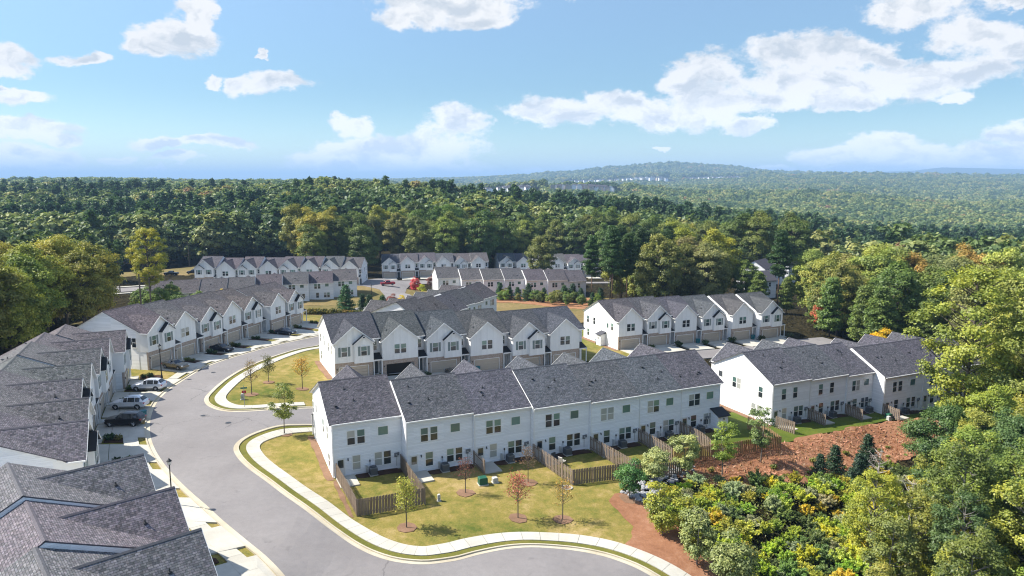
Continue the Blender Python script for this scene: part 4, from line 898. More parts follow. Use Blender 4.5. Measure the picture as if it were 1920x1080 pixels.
# little meter shed on the last unit of the nearest row and side porch on B4
def meter_shed():
    x, y = rear_local('B1', 6, 5.0, .0); a = math.radians(ROWS['B1'][0]) + PI
    t = empty('meter_shed', (x, y, ROWS['B1'][7][6][2]), a, 'small white lean-to shed with a dark roof at the right end of the nearest row', 'shed')
    m = MB(); m.prism([(0.02, -1), (-1.55, -1), (-1.55, 2.15), (0.02, 2.75)], 'x', .2, 1.9, 'lap_siding'); obj('wall', m.mesh('wall'), t)
    m = MB(); m.prism([(.0, 2.86), (-1.85, 2.14), (-1.85, 2.06), (.0, 2.78)], 'x', .0, 2.1, 'black_roof_metal'); obj('roof', m.mesh('roof'), t)
    obj('meter_box', cached(('mt',), mk_meter), t, (.9 - 1.4, -.01, 1.5)); obj('wall_light', cached(('wl',), mk_light), t, (1.1, -1.55, 1.7))
    m = MB(); m.box(.55, 1.35, -1.60, -1.553, -.1, 1.75, 'white_trim'); obj('door', m.mesh('door'), t)
meter_shed()
def side_porch():
    x, y = rowpt('B4', 0, 5.1); a = math.radians(ROWS['B4'][0]); t = empty('side_closet', (x, y, ROWS['B4'][7][0][2]), a, 'small white closet with a grey roof on the left end wall of a row', 'shed')
    m = MB(); m.box(-1.35, -.004, 0, 1.7, -1, 2.5, 'lap_siding'); obj('wall', m.mesh('wall'), t)
    m = MB(); m.prism([(-1.6, 2.45), (0, 3.05), (0, 2.95), (-1.6, 2.36)], 'y', -.2, 1.9, 'ridge_shingle'); obj('roof', m.mesh('roof'), t, color=(.1, .1, .115))
    m = MB(); m.box(-1.40, -1.352, .35, 1.3, 0, 2.1, 'white_trim'); m.box(-1.43, -1.40, .5, .7, 1.5, 1.8, 'glass_dark'); m.box(-1.43, -1.40, .9, 1.1, 1.5, 1.8, 'glass_dark'); obj('door', m.mesh('door'), t)
side_porch()
# air conditioners behind the rows
def mk_ac():
    m = MB(); m.box(-.46, .46, -.46, .46, 0, .10, 'concrete'); m.box(-.40, .40, -.40, .40, .10, .95, 'grey_metal')
    for k in range(7): 
        z = .18 + k * .10; m.box(-.42, .42, -.42, .42, z, z + .035, 'dark_metal')
    return m.mesh('housing')
def mk_ac_fan():
    m = MB(); m.tube([(0, 0, .95), (0, 0, 1.0)], .36, 'dark_metal', 14)
    for k in range(6): a = k * PI / 6; m.box(-.34, .34, -.01, .01, 1.0, 1.015, 'grey_metal') if k == 0 else m.tube([(-.34 * math.cos(a), -.34 * math.sin(a), 1.008), (.34 * math.cos(a), .34 * math.sin(a), 1.008)], .008, 'grey_metal', 4)
    return m.mesh('fan_grille')
ORD = ['first', 'second', 'third', 'fourth', 'fifth', 'sixth', 'seventh']
for key, ids, where in (('B1', range(7), 'nearest row'), ('B2', range(4), 'right hand row')):
    for i in ids:
        x, y = rear_local(key, i, 4.35 if not (key == 'B1' and i == 6) else 2.9, .85); t = empty('air_conditioner', (x, y, max(hz(x, y), ROWS[key][7][i][2] - .25) + .02), math.radians(ROWS[key][0]), 'grey air conditioner behind the %s unit from the left of the %s' % (ORD[i], where), 'air conditioner', 'air conditioners behind the rows')
        obj('housing', cached(('ac',), mk_ac), t); obj('fan_grille', cached(('acf',), mk_ac_fan), t)
# patio chairs
def chair(x, y, rz, mat, label):
    t = empty('patio_chair', (x, y, hz(x, y) + .1), rz, label, 'chair', 'patio chairs in the fourth yard')
    m = MB(); m.box(-.3, .3, -.3, .3, .36, .46, mat); obj('seat', m.mesh('seat'), t)
    m = MB(); m.prism([(.24, .42), (.32, .42), (.5, 1.0), (.42, 1.02)], 'x', -.3, .3, mat); obj('backrest', m.mesh('backrest'), t)
    for sx in (-1, 1):
        m = MB(); m.box(-.03, .03, -.32, .36, .58, .62, 'dark_metal'); obj('armrest', m.mesh('armrest'), t, (sx * .33, 0, 0))
        for sy in (-1, 1): m = MB(); m.box(-.02, .02, -.02, .02, 0, .6, 'dark_metal'); obj('leg', m.mesh('leg'), t, (sx * .33, sy * .3, 0))
cx_, cy_ = rear_local('B1', 3, 1.9, 2.3); chair(cx_, cy_, .6, 'dark_metal', 'black patio chair beside the fourth back door'); cx_, cy_ = rear_local('B1', 3, 2.3, 3.3); chair(cx_, cy_, 2.4, 'patio_cloth', 'pale cushioned patio chair near the long fence')
# utility boxes on the lawn
def ubox(name, x, y, sx, sy, h, mat, rz, label, cat):
    t = empty(name, (x, y, hz(x, y)), rz, label, cat)
    m = MB(); m.box(-sx/2 - .08, sx/2 + .08, -sy/2 - .08, sy/2 + .08, -.2, .08, 'concrete'); obj('pad', m.mesh('pad'), t)
    m = MB(); m.prism([(-sx/2, .08), (sx/2, .08), (sx/2, h * .85), (sx/2 - .06, h), (-sx/2 + .1, h), (-sx/2, h * .9)], 'y', -sy/2, sy/2, mat); obj('cabinet', m.mesh('cabinet'), t)
    m = MB(); m.box(-sx/2 * .9, sx/2 * .9, -sy/2 - .02, -sy/2, .14, h * .78, mat); m.box(-.03, .03, -sy/2 - .05, -sy/2 - .02, h * .4, h * .5, 'dark_metal'); obj('hatch', m.mesh('hatch'), t)
ubox('transformer', -3.25, 74.6, .95, .8, .85, 'utility_green', .35, 'dark green transformer box on the lawn behind the nearest row', 'utility box')
ubox('utility_box', -1.9, 75.2, .6, .55, .6, 'light_grey_plastic', .35, 'small grey utility box right of the green transformer', 'utility box')
ubox('utility_pedestal', -7.65, 70.2, .3, .3, .75, 'light_grey_plastic', .2, 'small pale pedestal right of the corner fence', 'utility box')
ubox('utility_pedestal', -39.7, 100.9, .4, .4, .9, 'light_grey_plastic', .2, 'pale pedestal on the corner lawn by the street sign', 'utility box')
x_, y_ = rear_local('B2', 2, 5.2, 3.6); ubox('transformer', x_, y_, .8, .7, .75, 'utility_green', .4, 'dark green box on the lawn of the right hand row', 'utility box')
x_, y_ = rear_local('B2', 2, 4.5, 4.2); ubox('utility_box', x_, y_, .5, .45, .6, 'light_grey_plastic', .4, 'small grey box beside the green one on the right hand lawn', 'utility box')
t = empty('drain_cover', (6.1, 74.3, hz(6.1, 74.3) + .03), 0, 'round drain cover in a pale ring on the front lawn', 'drain')
m = MB(); m.tube([(0, 0, 0), (0, 0, .06)], .62, 'concrete', 20); obj('ring', m.mesh('ring'), t); m = MB(); m.tube([(0, 0, .06), (0, 0, .08)], .42, 'mulch', 18); obj('cover', m.mesh('cover'), t)
# wheeled bins
def mk_bin_body():
    m = MB(); a = [(-.26, -.3, .08), (.26, -.3, .08), (.26, .26, .08), (-.26, .26, .08)]; c = [(-.31, -.37, 1.0), (.31, -.37, 1.0), (.31, .34, 1.0), (-.31, .34, 1.0)]
    m.face(a[::-1], 'teal_plastic'); m.face(c, 'teal_plastic')
    for k in range(4): q = (k + 1) % 4; m.face([a[k], a[q], c[q], c[k]], 'teal_plastic')
    m.box(-.33, .33, .34, .42, .9, .96, 'teal_plastic'); return m.mesh('body')
def mk_bin_lid():
    m = MB(); m.prism([(-.40, 1.0), (.38, 1.0), (.36, 1.07), (-.2, 1.12), (-.38, 1.06)], 'x', -.34, .34, 'teal_plastic'); return m.mesh('lid')
def mk_binw():
    m = MB(); m.tube([(-.03, 0, 0), (.03, 0, 0)], .12, 'tyre_rubber', 12); return m.mesh('wheel')
def bin_(x, y, rz, label):
    t = empty('wheeled_bin', (x, y, hz(x, y) + .13), rz, label, 'bin', 'teal wheeled bins'); obj('body', cached(('bb',), mk_bin_body), t); obj('lid', cached(('bl',), mk_bin_lid), t)
    for s in (-1, 1): obj('wheel', cached(('bw_',), mk_binw), t, (s * .28, .25, .12))
bin_(-49.3, 91.2, 1.2, 'teal wheeled bin at the kerb between the black and white cars')
for key, i, u, v, lab in (('B3', 3, .9, -1.0, 'teal bin in front of the fourth garage of the middle row'), ('B4', 2, 5.9, -.9, 'teal bin beside the third garage of the right centre row'), ('B4', 4, 5.7, -.8, 'teal bin beside the fifth garage of the right centre row'), ('B4', 0, -1.0, 6.9, 'teal bin behind the side closet on the right centre row')):
    x, y = rowpt(key, u, v, i); bin_(x, y, math.radians(ROWS[key][0]), lab)
x, y = rear_local('B1', 6, 7.6, -.6); bin_(x, y, .4, 'teal bin at the far corner of the nearest row')

# ---------------------------------------------------------------- street lamps, sign, poles
def mk_lamp_post(): 
    m = MB(); m.tube([(0, 0, 0), (0, 0, .12), (0, 0, .5), (0, 0, .56), (0, 0, 4.1)], [.17, .16, .11, .07, .05], 'black_plastic', 10); return m.mesh('post')
def mk_lantern():
    m = MB(); m.tube([(0, 0, 4.16), (0, 0, 4.5)], [.11, .19], 'lantern_glass', 8); return m.mesh('lantern')
def mk_lcap():
    m = MB(); m.tube([(0, 0, 4.08), (0, 0, 4.16)], [.06, .13], 'black_plastic', 8); m.tube([(0, 0, 4.5), (0, 0, 4.56), (0, 0, 4.72), (0, 0, 4.84)], [.25, .24, .08, .02], 'black_plastic', 10)
    for k in range(4): a = k * PI / 2 + .4; m.tube([(.12 * math.cos(a), .12 * math.sin(a), 4.14), (.20 * math.cos(a), .20 * math.sin(a), 4.52)], .012, 'black_plastic', 4)
    return m.mesh('lantern_cap')
def lamp(x, y, label, s=1.0):
    t = empty('street_lamp', (x, y, hz(x, y) + .1), 0, label, 'street lamp', 'black street lamps'); t.scale = (s,) * 3
    obj('post', cached(('lp',), mk_lamp_post), t); obj('lantern', cached(('ll',), mk_lantern), t); obj('lantern_cap', cached(('lc',), mk_lcap), t)
lamp(-33.6, 66.2, 'black street lamp on the left pavement near the lowest roofs'); lamp(-57.3, 112.6, 'black street lamp in front of the tan saloon', 1.2)

lamp(-44.5, 222, 'street lamp by the far road junction left of the red pickup', 1.25); lamp(31.5, 225, 'tall lamp among the pines at the far row', 2.0)
t = empty('street_sign', (-37.9, 97.0, hz(-37.9, 97.0) + .05), .3, 'green street name sign on the corner lawn', 'sign')
m = MB(); m.tube([(0, 0, 0), (0, 0, 3.0)], .035, 'galvanised', 8); obj('post', m.mesh('post'), t)
m = MB(); m.box(-.45, .45, -.012, .012, 2.78, 3.0, 'sign_green'); obj('sign_blade', m.mesh('sign_blade'), t); m = MB(); m.box(-.012, .012, -.42, .42, 3.02, 3.22, 'sign_green'); obj('sign_blade', m.mesh('sign_blade'), t)
m = MB(); m.box(-.28, .28, -.01, .0, 2.1, 2.5, 'tail_red'); obj('red_plate', m.mesh('red_plate'), t, (0, .05, 0))
POLES = [(-118, 214, 15, 'thick dark utility pole behind the long upper row'), (-113.5, 214.5, 14, 'second utility pole just right of the thick one'), (-133, 238, 11, 'utility pole under the yellow tree on the left'), (-146, 279, 13, 'utility pole at the bend of the far road'), (-161, 352, 13, 'farthest utility pole on the grass slope')]
POLES[0] = (-78.5, 148, 13.5, POLES[0][3]); POLES[1] = (-77.2, 149.5, 12.5, POLES[1][3])
ptops = []
for x, y, h, lab in POLES:
    z = hz(x, y); t = empty('utility_pole', (x, y, z), .3, lab, 'utility pole', 'utility poles'); m = MB(); m.tube([(0, 0, -1), (0, 0, h)], [.2, .13], 'bark', 8); obj('post', m.mesh('post'), t, color=(.11, .09, .07))
    m = MB(); m.box(-1.1, 1.1, -.06, .06, h - .9, h - .76, 'bark'); obj('crossarm', m.mesh('crossarm'), t, color=(.12, .10, .08)); ptops.append(Vector((x, y, z + h - .76)))
def wire(a, b2, lab, r=.03):
    m = MB(); n = 10; m.tube([tuple(a.lerp(b2, k / n) - Vector((0, 0, 4 * 1.0 * (k / n) * (1 - k / n)))) for k in range(n + 1)], r, 'dark_metal', 3, False); o = obj('power_line', m.mesh('power_line')); tag(o, lab, 'power line', 'power lines on the far slope')
for dz in (0, -.8, -1.8): wire(ptops[3] + Vector((.9, 0, dz)), ptops[4] + Vector((.9, 0, dz)), 'thin power line strung between the two far poles')
for dz in (0, -1.0): wire(ptops[2] + Vector((.9, 0, dz)), ptops[3] + Vector((-.9, 0, dz)), 'thin power line from the leaning tree pole to the road bend')

# ---------------------------------------------------------------- cars
def mk_car(kind):
    suv = kind in ('suv', 'pickup'); L = dict(suv=4.75, sedan=4.7, hatch=4.5, pickup=5.5)[kind]; W = .93 if suv else .90
    # stations: x, z_under, z_sill, z_belt, z_roof, half width at belt, half width at roof (x = 0 front)
    if kind == 'suv':
        S = [(0, .42, .50, .72, .74, .62, .5), (.18, .28, .42, .86, .92, .84, .7), (.7, .24, .38, .98, 1.04, W, .80), (1.35, .24, .36, 1.03, 1.10, W, .80), (1.95, .24, .36, 1.06, 1.58, W, .66), (2.5, .24, .36, 1.07, 1.70, W, .68), (3.5, .24, .36, 1.09, 1.70, W, .68), (4.15, .26, .38, 1.12, 1.62, W, .64), (4.55, .32, .45, 1.10, 1.18, .88, .72), (4.75, .45, .55, .85, .90, .76, .66)]; gh = (3, (4, 5, 6), 7)
    elif kind == 'pickup':
        S = [(0, .50, .6, .92, .95, .7, .6), (.2, .36, .5, 1.08, 1.14, .9, .8), (1.2, .34, .46, 1.16, 1.20, W, .84), (1.5, .34, .46, 1.17, 1.22, W, .84), (2.0, .34, .46, 1.18, 1.76, W, .68), (2.8, .34, .46, 1.18, 1.84, W, .70), (3.5, .34, .46, 1.18, 1.80, W, .68), (3.75, .34, .46, 1.18, 1.2, W, .84), (5.3, .36, .48, 1.16, 1.18, W, .84), (5.5, .5, .6, .95, 1.0, .86, .8)]; gh = (3, (4, 5), 6)
    else:
        S = [(0, .38, .45, .62, .64, .6, .5), (.15, .24, .36, .72, .78, .80, .66), (.8, .20, .32, .84, .90, W, .74), (1.45, .20, .30, .90, .96, W, .76), (2.15, .20, .30, .93, 1.38, W, .60), (2.6, .20, .30, .94, 1.45, W, .60), (3.2, .20, .30, .96, 1.43, W, .60), (3.95, .22, .32, .98, 1.10 if kind == 'sedan' else 1.30, .90, .62), (4.5, .28, .40, .95, 1.0, .84, .68), (4.7, .42, .50, .72, .76, .70, .6)]; gh = (3, (4, 5), 6)
    body = MB(); glass = MB(); rings = []
    for (x, zu, zs, zb, zr, wb, wr) in S:
        X = x - L / 2; zm = (zs + zb) / 2
        r = [(X, -wb * .82, zu), (X, -wb, zs), (X, -wb * 1.015, zm), (X, -wb * .985, zb), (X, -wr, zr - .03 if zr - zb > .3 else zr), (X, -wr * .55, zr + .035), (X, wr * .55, zr + .035), (X, wr, zr - .03 if zr - zb > .3 else zr), (X, wb * .985, zb), (X, wb * 1.015, zm), (X, wb, zs), (X, wb * .82, zu)]; rings.append(r)
    n = 12
    for k, (a, b2) in enumerate(zip(rings, rings[1:])):
        for j in range(n):
            q = (j + 1) % n; quad = [a[j], b2[j], b2[q], a[q]]
            side = j in (3, 7); top = j in (4, 5, 6)
            g = (side and k in gh[1]) or (top and k in (gh[0], gh[2]))
            (glass if g else body).face(quad, 'car_glass' if g else 'car_paint')
            if g and side and k in gh[1][:-1]:
                x = b2[j][0]; yy = 1 if j == 7 else -1
                body.face([(x - .04, b2[j][1] * 1.003, b2[j][2]), (x + .04, b2[j][1] * 1.003, b2[j][2]), (x + .04, b2[q][1] * 1.01, b2[q][2]), (x - .04, b2[q][1] * 1.01, b2[q][2])], 'car_paint')
    body.face(rings[0][::-1], 'car_paint'); body.face(rings[-1], 'car_paint')
    for s in (-1, 1):
        body.box(-L/2 + 1.5, -L/2 + 1.72, s * (W + .02) - (.0 if s > 0 else .16), s * (W + .02) + (.16 if s > 0 else 0), S[3][3] + .0, S[3][3] + .15, 'car_paint')
        body.box(-L/2 + 1.35, L/2 - 1.35, s * W - .012, s * W + .012, S[3][2] - .02, S[3][2] + .10, 'black_plastic')
        for xx in (.86, L - .95 if kind != 'pickup' else 4.4):
            R = .42 if suv else .37; pts = [(xx - L/2 + math.cos(a) * R, .36 + math.sin(a) * R) for a in np.linspace(-.15, PI + .15, 10)]
            body.prism(pts, 'y', s * (W * .985) - .03, s * (W * .985) + .035, 'black_plastic')
    return body.mesh('body', smooth=False), glass.mesh('glass'), L, W, suv
def mk_wheel(R):
    m = MB(); m.tube([(0, -.11, 0), (0, -.09, 0), (0, .09, 0), (0, .11, 0)], [R * .9, R, R, R * .9], 'tyre_rubber', 18); return m.mesh('wheel')
def mk_rim(R):
    m = MB(); m.tube([(0, -.125, 0), (0, .125, 0)], R * .25, 'alloy', 10)
    for k in range(5):
        a = k * 2 * PI / 5
        for s in (-1, 1): m.tube([(0, s * .118, 0), (math.cos(a) * R * .62, s * .116, math.sin(a) * R * .62)], R * .10, 'alloy', 4)
    m.tube([(0, -.113, 0), (0, .113, 0)], [R * .66, R * .66], 'black_plastic', 16); return m.mesh('rim')
def car(kind, x, y, heading, color, label, group='cars parked on the driveways'):
    """heading: direction the nose points"""
    bm_, gm, L, W, suv = cached(('car', kind), lambda: mk_car(kind)); R = .37 if suv else .33
    z = max(hz(x + math.cos(heading) * q, y + math.sin(heading) * q) for q in (-1.6, 0, 1.6)) + .13
    t = empty(dict(suv='parked_suv', sedan='parked_saloon', hatch='parked_hatchback', pickup='parked_pickup')[kind], (x, y, z), heading + PI, label, 'car', group)
    obj('body', bm_, t, color=color); obj('glass', gm, t)
    for xx in (.86, (L - .95 if kind != 'pickup' else 4.4)):
        for s in (-1, 1):
            w_ = obj('wheel', cached(('wh', R), lambda: mk_wheel(R)), t, (xx - L/2, s * (W - .10), R)); obj('rim', cached(('rim', R), lambda: mk_rim(R)), w_)
    hb = .70 if suv else .60
    for s in (-1, 1):
        m = cached(('hl', kind, s), lambda: _lamp(-L/2 + .03, .20, s, hb, 'lamp_clear', W)); obj('headlight', m, t)
        m = cached(('tl', kind, s), lambda: _lamp(L/2 - .26, .25, s, hb + .12, 'tail_red', W)); obj('taillight', m, t)
    m = cached(('np', kind), lambda: _plate(L, hb)); obj('number_plate', m, t)
    if kind == 'suv':
        def rails():
            m = MB()
            for s in (-1, 1): m.tube([(-.1 - .2, s * .62, 1.72), (-.1, s * .62, 1.77), (1.3, s * .62, 1.77), (1.5, s * .62, 1.70)], .022, 'dark_metal', 5)
            return m.mesh('roof_rails')
        obj('roof_rails', cached(('rails',), rails), t)
    return t
def _lamp(x, l, s, z, mat, W):
    m = MB(); y0, y1 = sorted((s * (W * .62), s * (W * .93))); m.box(x, x + l, y0, y1, z, z + .16, mat); return m.mesh('light')
def _plate(L, z):
    m = MB(); m.box(L/2 - .03, L/2 + .015, -.26, .26, z - .05, z + .08, 'plate_white'); return m.mesh('number_plate')
car('suv', -50.3, 88.6, PI + .06, (.010, .010, .012), 'black suv with its nose to the garage beside the teal bin')
car('suv', -53.2, 95.2, PI + .04, (.72, .73, .75), 'white suv with dark wheels between the black suv and the other white one')
car('suv', -55.6, 105.2, PI + .02, (.70, .73, .78), 'white suv on the last driveway before the corner grass')
car('sedan', -57.2, 117.3, math.radians(-22), (.20, .175, .135), 'tan saloon backed up to the garage behind the street lamp')
car('sedan', -55.9, 133.4, math.radians(-20), (.012, .013, .018), 'black car facing the street in front of the fourth upper garage')
car('sedan', -49.8, 153.0, math.radians(-16), (.02, .028, .042), 'dark blue car facing the street near the end of the upper row')
car('pickup', -46.8, 264.5, math.radians(200), (.30, .008, .02), 'red pickup in the far street below the six gabled houses', 'far vehicles')
car('pickup', -137, 283, math.radians(185), (.012, .012, .013), 'black pickup parked on the grass by the far road bend', 'far vehicles')
car('suv', -130.5, 288, math.radians(190), (.012, .012, .013), 'black suv parked on the grass next to the far black pickup', 'far vehicles')
x, y = rowpt('B3', 3.6, -3.4, 2); car('suv', x, y, math.radians(ROWS['B3'][0] + 90), (.012, .012, .014), 'dark suv almost hidden in front of the third garage of the middle row')
x, y = rowpt('B3', 3.6, -3.2, 4); car('sedan', x, y, math.radians(ROWS['B3'][0] + 90), (.03, .03, .033), 'dark saloon whose roof shows above the nearest roofs')

# ---------------------------------------------------------------- driveways
def drive(A, B, kind='driveway'):
    """A, B: facade pair and kerb pair, cut into two slabs"""
    (a0, a1), (b0, b1) = A, B; n = 3
    for j in range(n):
        t0, t1 = j / n + .004, (j + 1) / n - .004
        q = [(a0[0] + (b0[0] - a0[0]) * t, a0[1] + (b0[1] - a0[1]) * t) for t in (t0, t1)]; r = [(a1[0] + (b1[0] - a1[0]) * t, a1[1] + (b1[1] - a1[1]) * t) for t in (t0, t1)]
        strip('driveway', [q[0], q[1]], [r[0], r[1]], 'concrete', .135 if j else .13)
def near_on(line, p, off_): k = near_i(line, p); q = offset(line, off_)[k]; return (float(q[0]), float(q[1]))
def line_hit(line, p, d):
    """where the ray p + t d meets the kerb line"""
    best = None
    for a, b2 in zip(line[:-1], line[1:]):
        e = b2 - a; den = d[0] * e[1] - d[1] * e[0]
        if abs(den) < 1e-9: continue
        t = ((a[0] - p[0]) * e[1] - (a[1] - p[1]) * e[0]) / den; s = ((a[0] - p[0]) * d[1] - (a[1] - p[1]) * d[0]) / den
        if 0 <= s <= 1 and t > 0 and (best is None or t < best): best = t
    return None if best is None else (p[0] + d[0] * best, p[1] + d[1] * best)
kl = offset(lroad, .50 * sL)
DRV = []
for key, dirv in (('B6', (1.0, .04)), ('B5', None), ('B7', None)):
    ang, gw, *_r1, units = ROWS[key]; A_ = math.radians(ang); mirr = ROWS[key][6]
    for i, (ux, uy, uz, w) in enumerate(units):
        g0 = w - gw if mirr else 0
        d = dirv or rot_pt(A_, 0, -1); p0 = rowpt(key, g0 + .45, -.02, i); p1 = rowpt(key, g0 + gw - .3, -.02, i); h0 = line_hit(kl, p0, d); h1 = line_hit(kl, p1, d)
        if not h0 or not h1: continue
        drive((p0, p1), (h0, h1)); DRV.append((key, i, p0, p1, h0, h1))
        # entry path, mulch bed and shrubs between the drives
        e0 = rowpt(key, (gw + .2) if not mirr else .15, 1.9, i); e1 = rowpt(key, w - .25 if not mirr else w - gw - .2, 1.9, i); f1 = rowpt(key, w - .25 if not mirr else w - gw - .2, -1.2, i); f0 = rowpt(key, (gw - .1) if not mirr else .15, -1.2, i)
        slab_quad('entry_path', [e0, e1, f1, f0], .12)
        mid0 = rowpt(key, (gw + .1) if not mirr else .1, -1.4, i); mid1 = rowpt(key, w - .1 if not mirr else w - gw - .1, -1.4, i); L_ = math.hypot(h1[0] - p1[0], h1[1] - p1[1]); dd = (d[0] * max(1.2, L_ * .42), d[1] * max(1.2, L_ * .42))
        sheet('mulch_bed', [mid0, mid1, (mid1[0] + dd[0], mid1[1] + dd[1]), (mid0[0] + dd[0], mid0[1] + dd[1])], 'dark_mulch', .08, 1.0, skirt=.1)
# court between the nearest and middle rows, and the right hand court
for key in ('B3', 'B1', 'B4', 'B2'):
    ang, gw, *_r1, units = ROWS[key]; A_ = math.radians(ang); L_ = 6.4
    for i, (ux, uy, uz, w) in enumerate(units):
        drive((rowpt(key, .4, -.02, i), rowpt(key, gw - .2, -.02, i)), (rowpt(key, .3, -L_, i), rowpt(key, gw, -L_, i)))
        slab_quad('entry_path', [rowpt(key, gw + .2, 1.9, i), rowpt(key, w - .2, 1.9, i), rowpt(key, w - .3, -1.2, i), rowpt(key, gw, -1.2, i)], .12)
court2 = [rowpt('B4', -6, -6.4), rowpt('B4', 54, -6.4), rowpt('B4', 54, -13), rowpt('B4', -6, -13)]
sheet('road', court2, 'asphalt', .05, 2.5)
for key in ('B9', 'B11', 'B12'):
    ang, gw, *_r1, units = ROWS[key]
    for i, (ux, uy, uz, w) in enumerate(units): slab_quad('driveway', [rowpt(key, .4, -.02, i), rowpt(key, gw - .2, -.02, i), rowpt(key, gw, -7.5, i), rowpt(key, .2, -7.5, i)], .14)

# ---------------------------------------------------------------- vegetation
def quads_mesh(name, V, mat, lv, extra=None):
    """V: (n,4,3) leaf cards; lv: per card tint 0..1"""
    n = len(V); me = bpy.data.meshes.new(name); me.vertices.add(n * 4); me.vertices.foreach_set('co', V.astype(np.float32).ravel())
    me.loops.add(n * 4); me.loops.foreach_set('vertex_index', np.arange(n * 4, dtype=np.int32)); me.polygons.add(n)
    me.polygons.foreach_set('loop_start', np.arange(0, n * 4, 4, dtype=np.int32)); me.polygons.foreach_set('loop_total', np.full(n, 4, np.int32))
    me.materials.append(MATS[mat]); at = me.attributes.new('lv', 'FLOAT', 'POINT'); at.data.foreach_set('value', np.repeat(lv, 4).astype(np.float32)); me.update(calc_edges=True); return me
def cards(P, N, size, aspect=1.4, r=None):
    """leaf cards at P with normals N, sizes size; slightly folded shapes (rhombus)"""
    r = r or rng; n = len(P); N = N / np.maximum(np.linalg.norm(N, axis=1)[:, None], 1e-9)
    A = r.normal(size=(n, 3)); U = np.cross(N, A); U /= np.maximum(np.linalg.norm(U, axis=1)[:, None], 1e-9); W = np.cross(N, U); s = size[:, None] * .5
    return np.stack([P - U * s * aspect, P - W * s * .9 + U * s * .15, P + U * s * aspect, P + W * s * .9 - U * s * .1], 1)
def sph(n, r): v = r.normal(size=(n, 3)); return v / np.linalg.norm(v, axis=1)[:, None]

def mk_broadleaf(seed, h, cr, base, nclump, nleaf, leaf, mat='leaf', lumpy=.34, flat=.8, sparse=0.0, trunk_r=.22, bare=0):
    r = np.random.default_rng(seed); m = MB(); cz = (h + base) / 2; ch = (h - base) / 2
    # trunk with a slight sweep
    sw = r.normal(0, .25, 2); pts = [(0, 0, -.6)] + [(sw[0] * t * t, sw[1] * t * t, h * .93 * t) for t in (.12, .35, .6, .82, 1.0)]
    m.tube(pts, [trunk_r * 1.5, trunk_r, trunk_r * .82, trunk_r * .6, trunk_r * .35, trunk_r * .08], 'bark', 7)
    C = []; k = 0
    ga = r.uniform(0, 6.28)
    while len(C) < nclump:
        k += 1; t = (len(C) + .5) / nclump; z = 1 - 2 * t; rad = math.sqrt(max(0, 1 - z * z)); a = ga + k * 2.39996; fill = r.uniform(.55, 1.0) ** .6
        prof = 1.0 if z > 0 else (1 - .25 * z * z)
        p = np.array([math.cos(a) * rad * cr * fill * prof, math.sin(a) * rad * cr * fill * prof, cz + z * ch * .92 * (fill * .35 + .65)]) + r.normal(0, cr * .13, 3); C.append(p)
    C = np.array(C); R = cr * lumpy * r.uniform(.5, 1.45, nclump)
    for c in C[r.random(nclump) < .75]:
        z0 = max(base * .75, min(c[2] - np.hypot(c[0], c[1]) * r.uniform(.55, .9), h * .85)); t = z0 / (h * .93); s = (sw[0] * t * t, sw[1] * t * t, z0); mid = (s[0] * .5 + c[0] * .5 + r.normal(0, .15), s[1] * .5 + c[1] * .5 + r.normal(0, .15), s[2] * .55 + c[2] * .45)
        b0 = trunk_r * .34; m.tube([s, mid, tuple(c)], [b0, b0 * .6, b0 * .12], 'bark', 5, False)
    for _ in range(bare):
        c = C[r.integers(nclump)]; 
        for q in range(4): d = sph(1, r)[0] * cr * .35; m.tube([tuple(c), tuple(c + d)], [.03, .008], 'bark', 4, False)
    W = R ** 2; W /= W.sum(); idx = r.choice(nclump, nleaf, p=W); d = sph(nleaf, r); d[:, 2] = np.where(d[:, 2] < -.35, -d[:, 2] * .6, d[:, 2])
    sub = r.normal(0, .16, (nleaf, 3)); rad = R[idx] * (r.random(nleaf) ** .38)
    P = C[idx] + (d * rad[:, None]) * np.array([1.12, 1.12, flat]) + sub * R[idx][:, None]
    out = P - np.array([0, 0, cz - ch * .3]); out /= np.linalg.norm(out, axis=1)[:, None]
    N = out * .5 + d * .7 + np.array([0, 0, .55]) + r.normal(0, .55, (nleaf, 3))
    if sparse: keep = r.random(nleaf) > sparse; P, N, idx = P[keep], N[keep], idx[keep]
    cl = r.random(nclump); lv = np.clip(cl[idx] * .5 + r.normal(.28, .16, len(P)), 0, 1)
    return m.mesh('trunk', smooth=True), quads_mesh('crown', cards(P, N, r.uniform(.65, 1.25, len(P)) * leaf, r=r), mat, lv)
